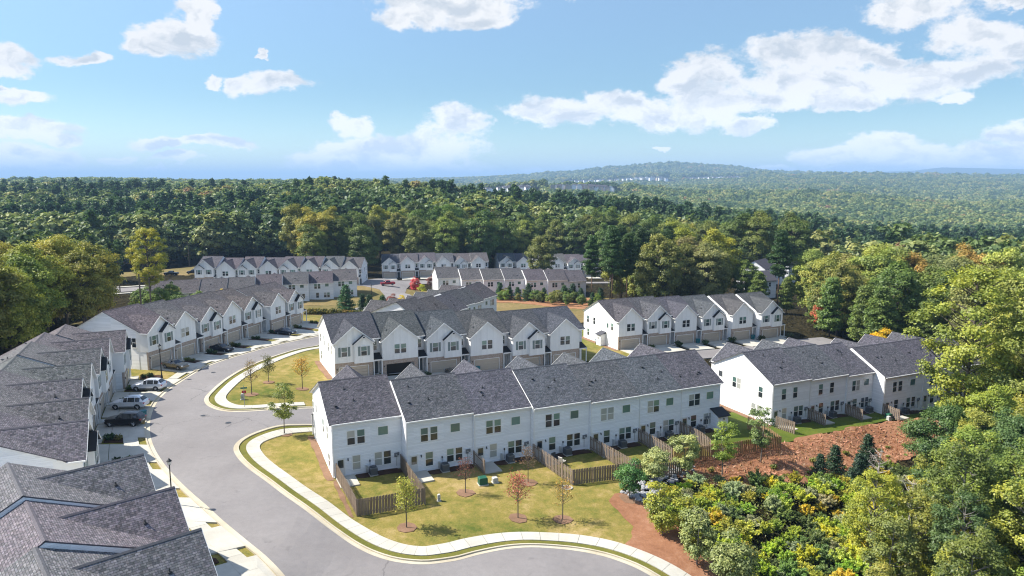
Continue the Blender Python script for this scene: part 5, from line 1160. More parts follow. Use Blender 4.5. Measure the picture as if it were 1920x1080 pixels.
def mk_pine(seed, h, cr, base, nb, nleaf, leaf, mat='leaf', cone=.45, trunk_r=.2):
    """loblolly pine: bare mast, whorled limbs ending in needle tufts"""
    r = np.random.default_rng(seed); m = MB(); m.tube([(0, 0, -.6), (0.05, 0, h * .4), (-.08, .05, h * .75), (0, 0, h)], [trunk_r * 1.3, trunk_r, trunk_r * .6, trunk_r * .1], 'bark', 7)
    C = []; R = []
    for k in range(nb):
        t = (k + .5) / nb; z = base + (h - base) * t; a = k * 2.39996 + r.normal(0, .3); L = cr * (1 - t ** 1.6 * (1 - .18)) * r.uniform(.55, 1.05) * (1.0 if t > .15 else .7)
        if cone > .6: L = cr * (1 - t) * r.uniform(.8, 1.1) + .15
        e = np.array([math.cos(a) * L, math.sin(a) * L, z + L * r.uniform(-.05, .30)]); m.tube([(0, 0, z - L * .05), (e[0] * .5, e[1] * .5, z + L * .05), tuple(e)], [.05 + .02 * L, .04, .01], 'bark', 4, False)
        for f in ((1.0, .62, .33) if L > 1.3 else (1.0, .5)):
            C.append(e * np.array([f, f, 1]) - np.array([0, 0, (1 - f) * .25])); R.append(max(.35, (.24 * cr + .12) * (.6 + .5 * f)) * r.uniform(.75, 1.2))
    C.append(np.array([0, 0, h - .2])); R.append(.24 * cr); C = np.array(C); R = np.array(R); n = len(C)
    W = R ** 1.6; W /= W.sum(); idx = r.choice(n, nleaf, p=W); d = sph(nleaf, r); P = C[idx] + d * (R[idx] * r.random(nleaf) ** .45)[:, None] * np.array([1.15, 1.15, .55])
    N = d * .5 + np.array([0, 0, .7]) + r.normal(0, .5, (nleaf, 3)); cl = r.random(n); lv = np.clip(cl[idx] * .35 + r.normal(.3, .14, nleaf), 0, 1)
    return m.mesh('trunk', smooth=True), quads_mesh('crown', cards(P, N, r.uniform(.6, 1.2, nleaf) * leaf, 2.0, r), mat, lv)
def mk_shrub(seed, h, rad, nleaf, leaf, mat='leaf', spiky=False):
    """many stems from the root, leafy sprays along each, uneven in height"""
    r = np.random.default_rng(seed); m = MB(); ns = 46 if spiky else 34; P = []; D = []; L = []
    for k in range(ns):
        a = r.uniform(0, 6.28); out = rad * r.uniform(.05, 1.0) ** .7; top = h * r.uniform(.55, 1.15) * (1 - .35 * (out / rad) ** 2); e = np.array([math.cos(a) * out, math.sin(a) * out, top]); b0 = np.array([math.cos(a) * out * .15, math.sin(a) * out * .15, 0])
        mid = (b0 + e) / 2 + np.array([0, 0, .12 * h])
        if k < 14: m.tube([tuple(b0 - np.array([0, 0, .1])), tuple(mid), tuple(e)], [.02, .012, .004], 'bark', 3, False)
        n = nleaf // ns; t = r.uniform(.18, 1.0, n)[:, None]; q = b0 * (1 - t) ** 2 + 2 * mid * t * (1 - t) + e * t ** 2; w = (.20 if spiky else .30) * rad * (1.05 - .65 * t)
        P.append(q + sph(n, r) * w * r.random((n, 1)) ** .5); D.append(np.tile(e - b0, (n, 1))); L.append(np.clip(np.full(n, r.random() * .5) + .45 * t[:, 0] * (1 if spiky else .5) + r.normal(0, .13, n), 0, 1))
    P = np.concatenate(P); D = np.concatenate(D); L = np.concatenate(L); P[:, 2] = np.maximum(P[:, 2], .03); N = np.array([0, 0, .6]) + r.normal(0, .65, P.shape) + D * .15
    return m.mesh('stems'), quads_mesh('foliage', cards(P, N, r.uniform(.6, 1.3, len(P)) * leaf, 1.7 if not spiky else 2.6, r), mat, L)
def mk_sapling(seed, h, cr, base, nleaf, leaf):
    """young planted tree: visible twigs, few leaves"""
    r = np.random.default_rng(seed); m = MB(); m.tube([(0, 0, -.2), (0, 0, h * .5), (.05, .02, h)], [.055, .045, .01], 'bark', 6); T_ = []
    for k in range(34):
        t = k / 34; z = base + (h * .9 - base) * t; a = k * 2.39996; L = cr * (1 - t * .55) * r.uniform(.6, 1.1); e = np.array([math.cos(a) * L, math.sin(a) * L, z + L * r.uniform(.45, .9)]); s = np.array([0, 0, z])
        m.tube([tuple(s), tuple((s + e) / 2 + np.array([0, 0, -.05])), tuple(e)], [.022, .015, .004], 'bark', 4, False)
        for f in (.45, .65, .85): 
            q = s + (e - s) * f; d = sph(1, r)[0] * .4 * cr * .8 + np.array([0, 0, .15]); m.tube([tuple(q), tuple(q + d)], [.008, .003], 'bark', 3, False); T_.append(q + d); T_.append(q)
        T_.append(e)
    T_ = np.array(T_); idx = r.integers(0, len(T_), nleaf); P = T_[idx] + r.normal(0, .14, (nleaf, 3)); N = r.normal(0, 1, (nleaf, 3)) + np.array([0, 0, .8]); lv = np.clip(r.normal(.4, .25, nleaf), 0, 1)
    return m.mesh('trunk'), quads_mesh('crown', cards(P, N, r.uniform(.6, 1.3, nleaf) * leaf, 1.5, r), 'leaf', lv)

PROTO = {}
def proto(k): return PROTO[k]
for s in range(4): PROTO['hero%d' % s] = mk_broadleaf(20 + s, 19, 4.8, 4.5, 110, 60000, .20, lumpy=.22, flat=.95, trunk_r=.24)
for s in range(3): PROTO['airy%d' % s] = mk_broadleaf(30 + s, 18, 3.3, 4.0, 80, 26000, .18, lumpy=.21, flat=1.0, trunk_r=.2, sparse=.25, bare=10)
for s in range(2): PROTO['tulip%d' % s] = mk_broadleaf(40 + s, 24, 4.6, 6.0, 95, 36000, .21, lumpy=.19, flat=.95, trunk_r=.26, sparse=.3)
for s in range(4): PROTO['oak%d' % s] = mk_broadleaf(60 + s, 19, 5.4, 3.0, 95, 26000, .34, lumpy=.235, flat=.9, trunk_r=.3)
for s in range(3): PROTO['pine%d' % s] = mk_pine(80 + s, 23, 3.6, 10.0, 60, 18000, .26, trunk_r=.2)
for s in range(2): PROTO['youngpine%d' % s] = mk_pine(90 + s, 13, 3.3, 1.5, 64, 14000, .28, trunk_r=.16)
for s in range(2): PROTO['spruce%d' % s] = mk_pine(95 + s, 5, 1.5, .3, 60, 5000, .17, cone=.9, trunk_r=.07)
for s in range(3): PROTO['small%d' % s] = mk_broadleaf(100 + s, 5.0, 1.55, .8, 26, 5200, .17, lumpy=.36, trunk_r=.07)
for s in range(4): PROTO['shrub%d' % s] = mk_shrub(110 + s, 1.7, 1.3, 5200, .105, spiky=s % 2 == 1)
PROTO['hedge0'] = mk_shrub(120, 1.2, .85, 1500, .13); PROTO['bush0'] = mk_shrub(121, .8, .6, 900, .11)
PROTO['sapling0'] = mk_sapling(130, 4.3, 1.3, 1.5, 420, .10); PROTO['sapling1'] = mk_sapling(131, 4.6, 1.2, 1.4, 1500, .11); PROTO['sapling2'] = mk_sapling(132, 4.2, 1.4, 1.5, 800, .10)
PROTO['birch0'] = mk_broadleaf(140, 7.5, 1.5, 2.0, 34, 3600, .16, lumpy=.32, trunk_r=.07)
for s in range(3): PROTO['slim%d' % s] = mk_broadleaf(150 + s, 8.5, 1.6, 1.6, 44, 7500, .13, lumpy=.27, flat=1.1, trunk_r=.08, sparse=.1, bare=4)

BARK = {'d': (.12, .10, .08), 'g': (.20, .185, .165), 'p': (.15, .095, .065)}
COUNT = [0]
def plant(name, kind, x, y, s=1.0, color=(.06, .085, .02), bark='d', label='', cat='tree', group=None, sz=None, z=None, rz=None):
    t = empty(name, (x, y, hz(x, y) if z is None else z), rnd.uniform(0, 6.28) if rz is None else rz, label, cat, group); t.scale = (s, s, s * (sz or 1)); a, b2 = PROTO[kind]
    shrub = a.name.startswith('stems')
    obj('stems' if shrub else 'trunk', a, t, color=BARK[bark]); obj('foliage' if shrub else 'crown', b2, t, color=color); COUNT[0] += 1; return t
def vary(c, a=.15): f = rnd.uniform(1 - a, 1 + a); return tuple(max(0.004, q * f * rnd.uniform(1 - a * .5, 1 + a * .5)) for q in c)
G_DK = (.036, .062, .018); G_MD = (.066, .096, .022); G_OL = (.110, .125, .028); G_YG = (.165, .175, .030); G_YE = (.23, .19, .022); G_OR = (.27, .115, .02); G_RD = (.20, .045, .03); G_BR = (.13, .125, .045); G_PN = (.040, .070, .022); G_PY = (.10, .125, .030); G_GR = (.105, .125, .055)

# planted lawn trees, mulch ring at each foot
def ring(x, y, r=1.05):
    a = np.linspace(0, 2 * PI, 15)[:-1]; sheet('mulch_ring', [(x + math.cos(q) * r * rnd.uniform(.85, 1.1), y + math.sin(q) * r * rnd.uniform(.85, 1.1)) for q in a], 'mulch', .06, .7, skirt=.05)
for x, y, k, s, c, lab in ((-29.3, 87.5, 'birch0', .92, (.12, .14, .035), 'slender leafy young tree on the corner lawn left of the nearest row'), (-10.2, 64.4, 'sapling1', 1.12, (.26, .25, .05), 'yellow green young tree in front of the corner fence'),
        (-5.0, 72.2, 'sapling0', .95, (.16, .06, .045), 'nearly bare young tree behind the second unit of the nearest row'), (.6, 67.1, 'sapling2', 1.12, (.27, .085, .06), 'reddish young tree in the middle of the front lawn'), (5.1, 67.2, 'sapling0', 1.05, (.28, .17, .04), 'orange brown young tree right of the reddish one'),
        (1.8, 75.4, 'sapling0', 1.0, (.16, .10, .06), 'thin bare young tree left of the long fence'), (-39.2, 103.3, 'sapling0', 1.25, (.20, .13, .04), 'bare brown young tree beside the street sign'), (-39.0, 110.2, 'sapling1', .95, (.10, .10, .03), 'dark green young tree at the upper middle of the corner lawn'), (-32.8, 107.5, 'sapling2', 1.2, (.34, .19, .03), 'golden young tree on the corner lawn near the middle row')):
    plant('young_tree', k, x, y, s, c, 'd', lab); ring(x, y)
for x, y, k, s, c, lab in ((12.6, 72.0, 'small0', .78, (.05, .11, .03), 'small bright green tree at the left tip of the rock strip'), (16.2, 76.6, 'small1', .88, (.19, .21, .085), 'pale olive shrub tree in front of the long fence'), (20.6, 80.2, 'small2', .98, (.18, .20, .075), 'tall pale olive tree against the new orange fence'),
        (25.4, 81.4, 'birch0', .95, (.12, .16, .03), 'feathery green tree before the straw bank'), (31.6, 85.8, 'birch0', .98, (.085, .12, .04), 'slim tree with a blue tag on the straw bank'), (14.6, 64.6, 'small2', 1.02, (.17, .18, .03), 'green and yellow bushy tree at the foot of the lawn'), (16.8, 60.0, 'small1', 1.0, (.15, .17, .06), 'silvery green bush by the pavement bend'), (18.8, 56.6, 'small0', .95, (.13, .15, .055), 'grey green bush at the lower edge beside the pavement')):
    plant('young_tree' if k != 'small1' else 'bushy_tree', k, x, y, s, c, 'g', lab)
ring(12.6, 72.0, 1.1)
# conifers on the straw bank
for x, y, s in ((38.5, 84.3, .62), (41.5, 86.8, .72), (43.0, 83.5, .8), (47, 89.5, .8), (44.5, 85.5, .6)): plant('small_conifer', 'spruce0', x, y, s, vary((.022, .045, .022)), 'd', 'small dark conifer at the foot of the red straw bank', 'tree', 'dark conifers below the straw bank')
# rip-rap stones
rock_poly = [(11.6, 73.2), (14.0, 75.2), (18.2, 81.0), (21.8, 83.2), (22.4, 81.8), (18.2, 77.4), (16.0, 72.4), (16.8, 69.4), (15.6, 66.6), (14.3, 68.2), (14.2, 70.8)]
def mk_stone(s):
    r = random.Random(s); b2 = bmesh.new(); bmesh.ops.create_icosphere(b2, subdivisions=1, radius=.3)
    for v in b2.verts: v.co = Vector((v.co.x * r.uniform(.7, 1.3), v.co.y * r.uniform(.6, 1.1), v.co.z * r.uniform(.45, .8)))
    me = bpy.data.meshes.new('stone'); b2.to_mesh(me); b2.free(); me.materials.append(MATS['rubble_stone']); return me
ST = [mk_stone(k) for k in range(5)]
rr_ = empty('rock_strip', (14, 74, hz(14, 74)), 0, 'strip of pale grey rubble stones between the lawn and the scrub', 'rock bed'); cnt = 0
while cnt < 280:
    x, y = rnd.uniform(11, 23), rnd.uniform(66, 84)
    if pip(np.array([x]), np.array([y]), rock_poly)[0]: obj('stone', ST[cnt % 5], rr_, (x - 14, y - 74, hz(x, y) - rr_.location.z + .1), rnd.uniform(0, 6), scale=rnd.uniform(.6, 1.35)); cnt += 1

# scrub slope
SCRUB = [(14.5, 70.0), (17.5, 74.5), (21.5, 79.0), (29, 79.8), (35.5, 81.5), (44, 86.5), (50, 88), (56, 86), (54, 78), (46, 66), (38, 58), (30, 50), (26, 48), (23, 54), (19, 60.5), (16.2, 65.5)]
def scatter(poly, n, mind, avoid=()):
    P = np.array(poly); out = []; tries = 0; cell = {}
    while len(out) < n and tries < n * 60:
        tries += 1; x, y = rnd.uniform(*P[:, 0][[P[:, 0].argmin(), P[:, 0].argmax()]]), rnd.uniform(*P[:, 1][[P[:, 1].argmin(), P[:, 1].argmax()]])
        if not pip(np.array([x]), np.array([y]), poly)[0]: continue
        if any(pip(np.array([x]), np.array([y]), a)[0] for a in avoid): continue
        k = (int(x / mind), int(y / mind)); bad = False
        for i in (-1, 0, 1):
            for j in (-1, 0, 1):
                for (a, b2) in cell.get((k[0] + i, k[1] + j), ()):
                    if (a - x) ** 2 + (b2 - y) ** 2 < mind * mind: bad = True
        if bad: continue
        cell.setdefault(k, []).append((x, y)); out.append((x, y))
    return out
KC = [((.25, .225, .03), 'yellow flowering shrub in the scrub hollow at the lower right'), ((.15, .20, .03), 'light green shrub in the scrub hollow at the lower right'), ((.07, .10, .03), 'dark green shrub in the scrub hollow at the lower right'), ((.16, .17, .085), 'grey green shrub in the scrub hollow at the lower right'), ((.20, .215, .035), 'yellow green shrub in the scrub hollow at the lower right')]
for k, (x, y) in enumerate(scatter(SCRUB, 298, 1.12)):
    n_ = math.sin(x * .35 + 1) + math.cos(y * .31); c, lab = KC[rnd.choices(range(5), (30, 24, 20, 12, 22) if n_ > 0 else (14, 22, 34, 16, 16))[0]]
    plant('shrub', 'shrub%d' % (k % 4), x, y, rnd.uniform(.6, 1.15), vary(tuple(q * 1.15 for q in c), .2), 'd', lab, 'shrub', lab.replace('shrub', 'shrubs'), sz=rnd.uniform(.6, 1.15))

for (x, y) in scatter([(24, 82), (34, 86), (46, 92), (58, 100), (64, 104), (60, 97), (48, 89), (36, 82.5), (26, 80)], 26, 2.0): plant('weed_clump', 'bush0', x, y, rnd.uniform(.4, .95), vary((.14, .16, .035), .3), 'd', 'small green weed clump growing out of the straw bank', 'shrub', 'weed clumps on the straw bank')
# woods: individual trees
def blocked(x, y):
    for key, b_ in ROWS.items():
        A_ = math.radians(b_[0]); lx, ly = rot_pt(-A_, x - b_[7][0][0], y - b_[7][0][1]); us = [rot_pt(-A_, u[0] - b_[7][0][0], u[1] - b_[7][0][1])[0] for u in b_[7]]; ws = b_[7][-1][3]
        if min(us) - 4.5 < lx < max(us) + ws + 4.5 and -16 < ly < 21: return True
    return False
def woods(poly, n, mind, kinds, group, label, smin=.8, smax=1.15):
    """kinds: list of (weight, proto prefix, count, colour, word, bark)"""
    for (x, y) in scatter(poly, n, mind):
        if blocked(x, y): continue
        w, pre, cnt_, c, word, bk = rnd.choices(kinds, [q[0] for q in kinds])[0]
        plant('pine_tree' if 'pine' in pre else 'broadleaf_tree', '%s%d' % (pre, rnd.randrange(cnt_)), x, y, rnd.uniform(smin, smax), vary(c, .18), bk, label % word, 'tree', group + ', ' + word)
# the tall leaning poplar over the right hand row and single trees picked out in the photograph
plant('broadleaf_tree', 'tulip0', 56.5, 85.5, 1.18, (.15, .17, .032), 'd', 'tall yellow green tree overhanging the right hand townhouse row', rz=1.2)
plant('broadleaf_tree', 'tulip1', 61.5, 80.0, 1.05, (.13, .15, .035), 'd', 'second tall yellow green tree right of the overhanging one', rz=2.0)
plant('broadleaf_tree', 'tulip1', 31.8, 58.5, .50, (.19, .20, .03), 'g', 'thin yellow green tree with a bare straight trunk at the bottom edge')
plant('broadleaf_tree', 'hero0', 47.5, 73.5, .72, (.05, .085, .025), 'g', 'dark green tree at the head of the scrub hollow')
plant('broadleaf_tree', 'hero1', 50, 68, .8, (.055, .09, .03), 'g', 'dense mid green tree in the lower right woods')
plant('broadleaf_tree', 'oak1', 12.0, 291, 1.0, (.10, .11, .03), 'd', 'tall brownish tree behind the pines')
plant('broadleaf_tree', 'oak2', 70, 242, 1.3, (.20, .20, .03), 'd', 'big golden tree in the wood behind the right centre row')
plant('broadleaf_tree', 'oak0', 56.5, 245, 1.3, (.18, .19, .03), 'd', 'big lime green tree in the wood behind the right centre row')
plant('broadleaf_tree', 'oak3', 60, 232, 1.0, (.15, .13, .05), 'd', 'brown tinted tree between the lime and golden ones')
plant('broadleaf_tree', 'small1', 79.5, 178, 1.5, (.28, .09, .045), 'd', 'low red orange tree at the right end of the right centre row')
plant('broadleaf_tree', 'oak1', 118, 176, .95, (.33, .17, .02), 'd', 'orange tree standing out of the right hand woods')
plant('broadleaf_tree', 'small0', 74, 140, 1.35, (.36, .24, .02), 'd', 'small yellow tree behind the right hand row')
plant('broadleaf_tree', 'oak2', -13, 398, 1.15, (.24, .04, .035), 'd', 'crimson tree in the woods above the far gables')
plant('broadleaf_tree', 'tulip0', -101, 196, 1.0, (.21, .205, .03), 'd', 'yellow leaved tree with an open crown left of the long upper row', rz=.4)
for x, y in ((30.5, 214), (35.5, 217), (27.0, 238), (33, 236), (40, 228)): plant('pine_tree', 'pine%d' % rnd.randrange(3), x, y, rnd.uniform(.95, 1.12), vary(G_PN), 'p', 'tall bare trunked pine beside the far rear faced row', 'tree', 'tall pines beside the far rear faced row')
for x, y in ((42, 232), (46, 240), (49, 226), (52, 236), (44, 250), (38, 246)): plant('pine_tree', 'pine%d' % rnd.randrange(3), x, y, rnd.uniform(1.0, 1.15), vary((.035, .062, .02)), 'p', 'dark tall pine in the clump behind the right centre row', 'tree', 'dark pines behind the right centre row')
plant('pine_tree', 'pine1', 82.0, 216, 1.05, vary(G_PN), 'p', 'lone open pine in front of the distant white houses')
for x, y, k_, s_ in ((78.5, 236, 'oak1', .78), (84.5, 244, 'oak3', .62), (72.5, 206, 'youngpine0', .9), (80.5, 205, 'youngpine1', .8)): plant('broadleaf_tree' if 'oak' in k_ else 'pine_tree', k_, x, y, s_, vary((.10, .125, .03)), 'd', 'tree standing before the white houses beyond the wood', 'tree', 'trees before the white houses beyond the wood')
woods([(42, 212), (62, 216), (76, 262), (36, 256)], 20, 7.5, [(3, 'oak', 4, G_OL, 'olive', 'd'), (2, 'oak', 4, G_MD, 'green', 'd'), (1, 'oak', 4, G_BR, 'brownish', 'd')], 'wood behind the right centre row', '%s tree in the wood behind the right centre row', .85, 1.15)
# right hand woods: lower foreground, middle and far slope
woods([(30, 45), (40, 60), (49, 72), (57, 83), (70, 84), (60, 70), (48, 54), (38, 42)], 20, 4.6, [(4, 'airy', 3, (.085, .115, .028), 'tall green', 'g'), (3, 'airy', 3, (.052, .085, .026), 'tall dark green', 'g'), (3, 'airy', 3, (.14, .155, .033), 'tall yellow green', 'g')], 'tall trees at the right corner', '%s tree standing at the right bottom corner', .66, .94)
woods([(73, 176), (84, 172), (100, 190), (118, 222), (96, 224), (86, 206), (78, 192)], 16, 6.0, [(3, 'oak', 4, (.15, .165, .04), 'yellow green', 'd'), (3, 'youngpine', 2, (.09, .13, .03), 'bright green', 'p'), (2, 'oak', 4, G_OL, 'olive', 'd')], 'trees past the end of the right centre row', '%s tree just past the right end of the right centre row', .75, 1.05)
woods([(45, 50), (51, 63), (58, 76), (64, 86), (70, 96), (98, 96), (82, 60), (62, 38), (46, 40)], 46, 4.7, [(4, 'hero', 4, G_MD, 'green', 'g'), (3, 'hero', 4, (.115, .135, .03), 'olive green', 'g'), (1.5, 'hero', 4, (.14, .15, .03), 'yellow green', 'd'), (.4, 'hero', 4, (.22, .14, .03), 'orange tinged', 'd')], 'woods in the lower right corner', '%s tree in the woods filling the lower right corner', .62, .92)
woods([(27, 50), (34, 60), (41, 69), (50, 78), (57, 80), (51, 64), (44, 50), (36, 42)], 26, 3.0, [(5, 'slim', 3, (.16, .17, .032), 'yellow green', 'g'), (3, 'slim', 3, (.13, .15, .04), 'grey green', 'g'), (.4, 'slim', 3, (.22, .16, .04), 'orange', 'g')], 'slender trees between the scrub and the woods', 'slender %s tree between the scrub and the lower right woods', .7, 1.25)
woods([(78, 96), (80, 112), (90, 124), (94, 150), (150, 175), (150, 120), (110, 88)], 46, 6.4, [(4, 'oak', 4, (.16, .175, .035), 'yellow green', 'd'), (3, 'oak', 4, (.12, .135, .04), 'olive', 'd'), (2, 'oak', 4, G_MD, 'green', 'd')], 'woods at the right edge', '%s tree in the woods at the right edge', .85, 1.12)
woods([(78, 150), (84, 142), (96, 152), (112, 172), (96, 190), (76, 172)], 24, 5.0, [(6, 'youngpine', 2, (.085, .125, .03), 'bright green', 'p'), (2, 'youngpine', 2, (.13, .15, .035), 'yellowish', 'p'), (1, 'oak', 4, G_MD, 'dark green', 'd')], 'low pines right of the right centre row', '%s pine thicket tree right of the right centre row', .85, 1.15)
woods([(82, 188), (100, 198), (150, 205), (230, 240), (190, 150), (140, 180), (112, 180)], 46, 7.0, [(5, 'oak', 4, (.17, .18, .05), 'pale yellow green', 'd'), (3, 'oak', 4, (.12, .13, .045), 'olive', 'd'), (1, 'oak', 4, (.20, .14, .04), 'tan', 'd')], 'far slope of the right hand woods', '%s tree on the far slope of the right hand woods', .95, 1.2)
# left hand woods
woods([(-150, 175), (-128, 200), (-110, 186), (-95, 160), (-88, 138), (-90, 118), (-76, 98), (-110, 90), (-150, 120)], 58, 6.6, [(4, 'oak', 4, (.13, .14, .03), 'dark olive', 'd'), (2, 'pine', 3, G_PN, 'pine', 'p'), (3, 'oak', 4, (.19, .18, .035), 'golden topped', 'd'), (1, 'oak', 4, (.16, .15, .035), 'light yellow tinged', 'd')], 'woods at the left edge', '%s tree in the woods at the left edge', .78, 1.05)
# belt of trees behind the far rows
woods([(-100, 330), (-86, 292), (-50, 318), (20, 345), (64, 345), (110, 300), (140, 320), (60, 385), (-30, 385), (-90, 360)], 62, 8.2, [(5, 'oak', 4, G_MD, 'dark green', 'd'), (3, 'oak', 4, G_OL, 'olive', 'd'), (1, 'oak', 4, G_YG, 'lime', 'd')], 'belt of woods behind the far rows', '%s tree in the belt of woods behind the far rows', 1.1, 1.5)

for x, y in ((-70, 402), (-58, 396), (-46, 408), (-36, 398), (-66, 418), (-50, 422), (-28, 410), (-22, 396)): plant('broadleaf_tree', 'oak%d' % rnd.randrange(4), x, y, rnd.uniform(1.1, 1.3), vary((.165, .18, .035), .1), 'd', 'lime green tree on the hill above the six gabled houses', 'tree', 'lime green trees on the hill')
# evergreens and shrubs planted behind the far rows, hedge, foundation shrubs
for x, y, k, s, c, nm, lab in ((-46.5, 196, 'spruce0', 1.55, (.035, .08, .03), 'evergreen_tree', 'tall fresh green evergreen right of the last upper gable'), (-43.0, 201, 'spruce1', 1.0, (.02, .045, .02), 'evergreen_tree', 'dark evergreen left of the yellow narrow tree'), (-40.5, 199, 'spruce0', 1.05, (.025, .05, .02), 'evergreen_tree', 'dark evergreen above the long hedge'), (-36.5, 197, 'spruce1', 1.15, (.03, .06, .02), 'evergreen_tree', 'broad dark evergreen at the right end of the hedge'),
        (-35.5, 206, 'small0', .9, (.15, .06, .045), 'small_tree', 'reddish brown small tree behind the evergreens'), (-32.0, 203, 'birch0', .72, (.36, .28, .015), 'small_tree', 'bright yellow narrow tree'), (-28.0, 206, 'spruce1', .9, (.02, .045, .02), 'evergreen_tree', 'small dark evergreen by the pavement junction'), (-27.5, 214, 'birch0', .95, (.22, .23, .03), 'small_tree', 'slim yellow green tree at the far junction'), (-24.5, 196, 'spruce0', .62, (.02, .05, .02), 'evergreen_tree', 'low pointed evergreen before the middle row roof'), (-27.8, 195, 'small2', .5, (.22, .15, .02), 'small_tree', 'small orange shrub tree before the middle row roof'),
        (-35.5, 257, 'small1', 1.2, (.30, .06, .05), 'small_tree', 'scarlet maple on the far street corner'), (-31.5, 272, 'small0', .9, (.13, .06, .05), 'small_tree', 'dull red small tree left of the far rear faced row'), (-85, 206, 'small1', 1.3, (.34, .26, .05), 'small_tree', 'golden tree in front of the long low far roof')):
    plant(nm, k, x, y, s, c, 'd', lab)
for k, (x, y) in enumerate([(-4 + 3.1 * q + rnd.uniform(-.6, .6), 246 - .55 * q + rnd.uniform(-4, 4)) for q in range(12)]): plant('evergreen_tree', 'spruce%d' % (k % 2), x, y, rnd.uniform(.8, 1.3), vary((.03, .06, .025)), 'd', 'narrow evergreen on the bank behind the far rear faced row', 'tree', 'evergreens behind the far rear faced row')
for k, (x, y) in enumerate(scatter([(-8, 238), (6, 236), (14, 226), (30, 222), (30, 248), (-6, 250)], 26, 3.0)): plant('bushy_tree', 'small%d' % (k % 3), x, y, rnd.uniform(.45, .95), vary(rnd.choice([G_MD, G_OL, (.10, .15, .03)])), 'd', 'rounded bush on the clay bank behind the far rear faced row', 'shrub', 'bushes on the clay bank')
for k in range(26): t_ = k / 25; plant('hedge_shrub', 'hedge0', -56 + 20 * t_, 189.5 + 4.2 * t_, rnd.uniform(1.1, 1.5), vary(rnd.choice([(.12, .115, .03), (.17, .13, .03), (.07, .085, .02)])), 'd', 'shrub of the long clipped hedge behind the corner lawn', 'shrub', 'shrubs of the long hedge')
for k, (x, y) in enumerate(scatter([(-96, 190), (-84, 178), (-88, 210), (-110, 226), (-118, 216)], 18, 4)): plant('bushy_tree', 'small%d' % (k % 3), x, y, rnd.uniform(.9, 1.5), vary(rnd.choice([(.09, .13, .03), (.17, .17, .03)])), 'd', 'bushy young tree between the left woods and the long far roof', 'tree', 'bushy trees by the left far road')
bc = 0
for key, i, p0, p1, h0, h1 in DRV:
    ang, gw, *_r1, units = ROWS[key]; w = units[i][3]; mirr = ROWS[key][6]
    L_ = math.hypot(h1[0] - p1[0], h1[1] - p1[1]); d = ((h1[0] - p1[0]) / L_, (h1[1] - p1[1]) / L_); q = rowpt(key, (gw + .9) if not mirr else .9, -1.6, i)
    for t_ in ((.4, 1.5) if L_ > 4 else (.5,)):
        plant('garden_bush', 'bush0', q[0] + d[0] * t_, q[1] + d[1] * t_, rnd.uniform(.8, 1.25), vary(rnd.choice([(.03, .055, .02), (.05, .08, .02), (.11, .11, .03)])), 'd', 'low dark bush in a mulch bed between two driveways', 'shrub', 'bushes between the driveways')
for key in ('B4', 'B3'):
    for i, u in enumerate(ROWS[key][7]):
        x, y = rowpt(key, ROWS[key][1] + .9, -2.2, i); plant('garden_bush', 'bush0', x, y, rnd.uniform(1.2, 1.7), vary((.04, .06, .02)), 'd', 'dark bush between the driveways of the courts', 'shrub', 'bushes in the courts')
# dead pale trees
def dead_tree(x, y, h, lab):
    r = np.random.default_rng(int(abs(x) * 7)); m = MB(); m.tube([(0, 0, -.3), (.1, 0, h * .5), (.3, .1, h)], [.13, .09, .02], 'bark', 6)
    for k in range(26):
        z = h * r.uniform(.35, .98); a = r.uniform(0, 6.28); L = (1 - z / h * .6) * 2.2 * r.uniform(.5, 1); e = (math.cos(a) * L, math.sin(a) * L, z + L * r.uniform(.1, .9)); m.tube([(.1, 0, z), (e[0] * .5, e[1] * .5, z + .25 * L), e], [.05, .03, .008], 'bark', 4, False)
        for _ in range(3): dd = sph(1, r)[0] * .6; m.tube([e, tuple(np.array(e) * .8 + np.array([0, 0, z * .2]) + dd)], [.015, .004], 'bark', 3, False)
    t = empty('dead_tree', (x, y, hz(x, y)), 0, lab, 'tree'); obj('trunk', m.mesh('trunk'), t, color=(.42, .38, .34))
dead_tree(44.6, 82.2, 5.5, 'bare pale dead tree at the edge of the scrub'); dead_tree(38.3, 64.5, 9, 'bare grey dead tree in the lower right woods'); dead_tree(-73.5, 96, 9, 'bleached dead tree at the left edge behind the lower roofs')

# undergrowth on the scrub floor and under the right woods: one mass of small leaves
n = 60000; r = rng; X = r.uniform(12, 92, n); Y = r.uniform(40, 96, n)
inn = pip(X, Y, SCRUB) | pip(X, Y, [(30, 42), (40, 56), (50, 74), (62, 88), (66, 96), (96, 96), (80, 60), (58, 38)])
X, Y = X[inn], Y[inn]; Z = Hxy(X, Y) + r.random(len(X)) ** 1.5 * .9; Nn = r.normal(0, .6, (len(X), 3)) + np.array([0, 0, .8])
o = obj('undergrowth', quads_mesh('undergrowth', cards(np.stack([X, Y, Z], 1), Nn, r.uniform(.08, .22, len(X)), 2.0), 'leaf', np.clip(r.normal(.35, .3, len(X)), 0, 1)), color=(.115, .12, .032)); tag(o, kind='stuff')
# grass tufts breaking up the straw bank
bank = [(17.5, 80.5), (26, 86.2), (36.6, 92.2), (51.5, 101.3), (66, 107), (64, 100), (46, 87), (28, 79.4), (22, 77.6)]
n = 14000; X = r.uniform(17, 67, n); Y = r.uniform(77, 107, n); k = pip(X, Y, bank); X, Y = X[k], Y[k]; Z = Hxy(X, Y) + .06 + r.random(len(X)) * .12
o = obj('dry_straw', quads_mesh('dry_straw', cards(np.stack([X, Y, Z], 1), r.normal(0, .8, (len(X), 3)) + np.array([0, 0, .7]), r.uniform(.08, .2, len(X)), 5.0), 'leaf', np.clip(r.normal(.3, .2, len(X)), 0, 1)), color=(.30, .155, .095)); tag(o, kind='stuff')

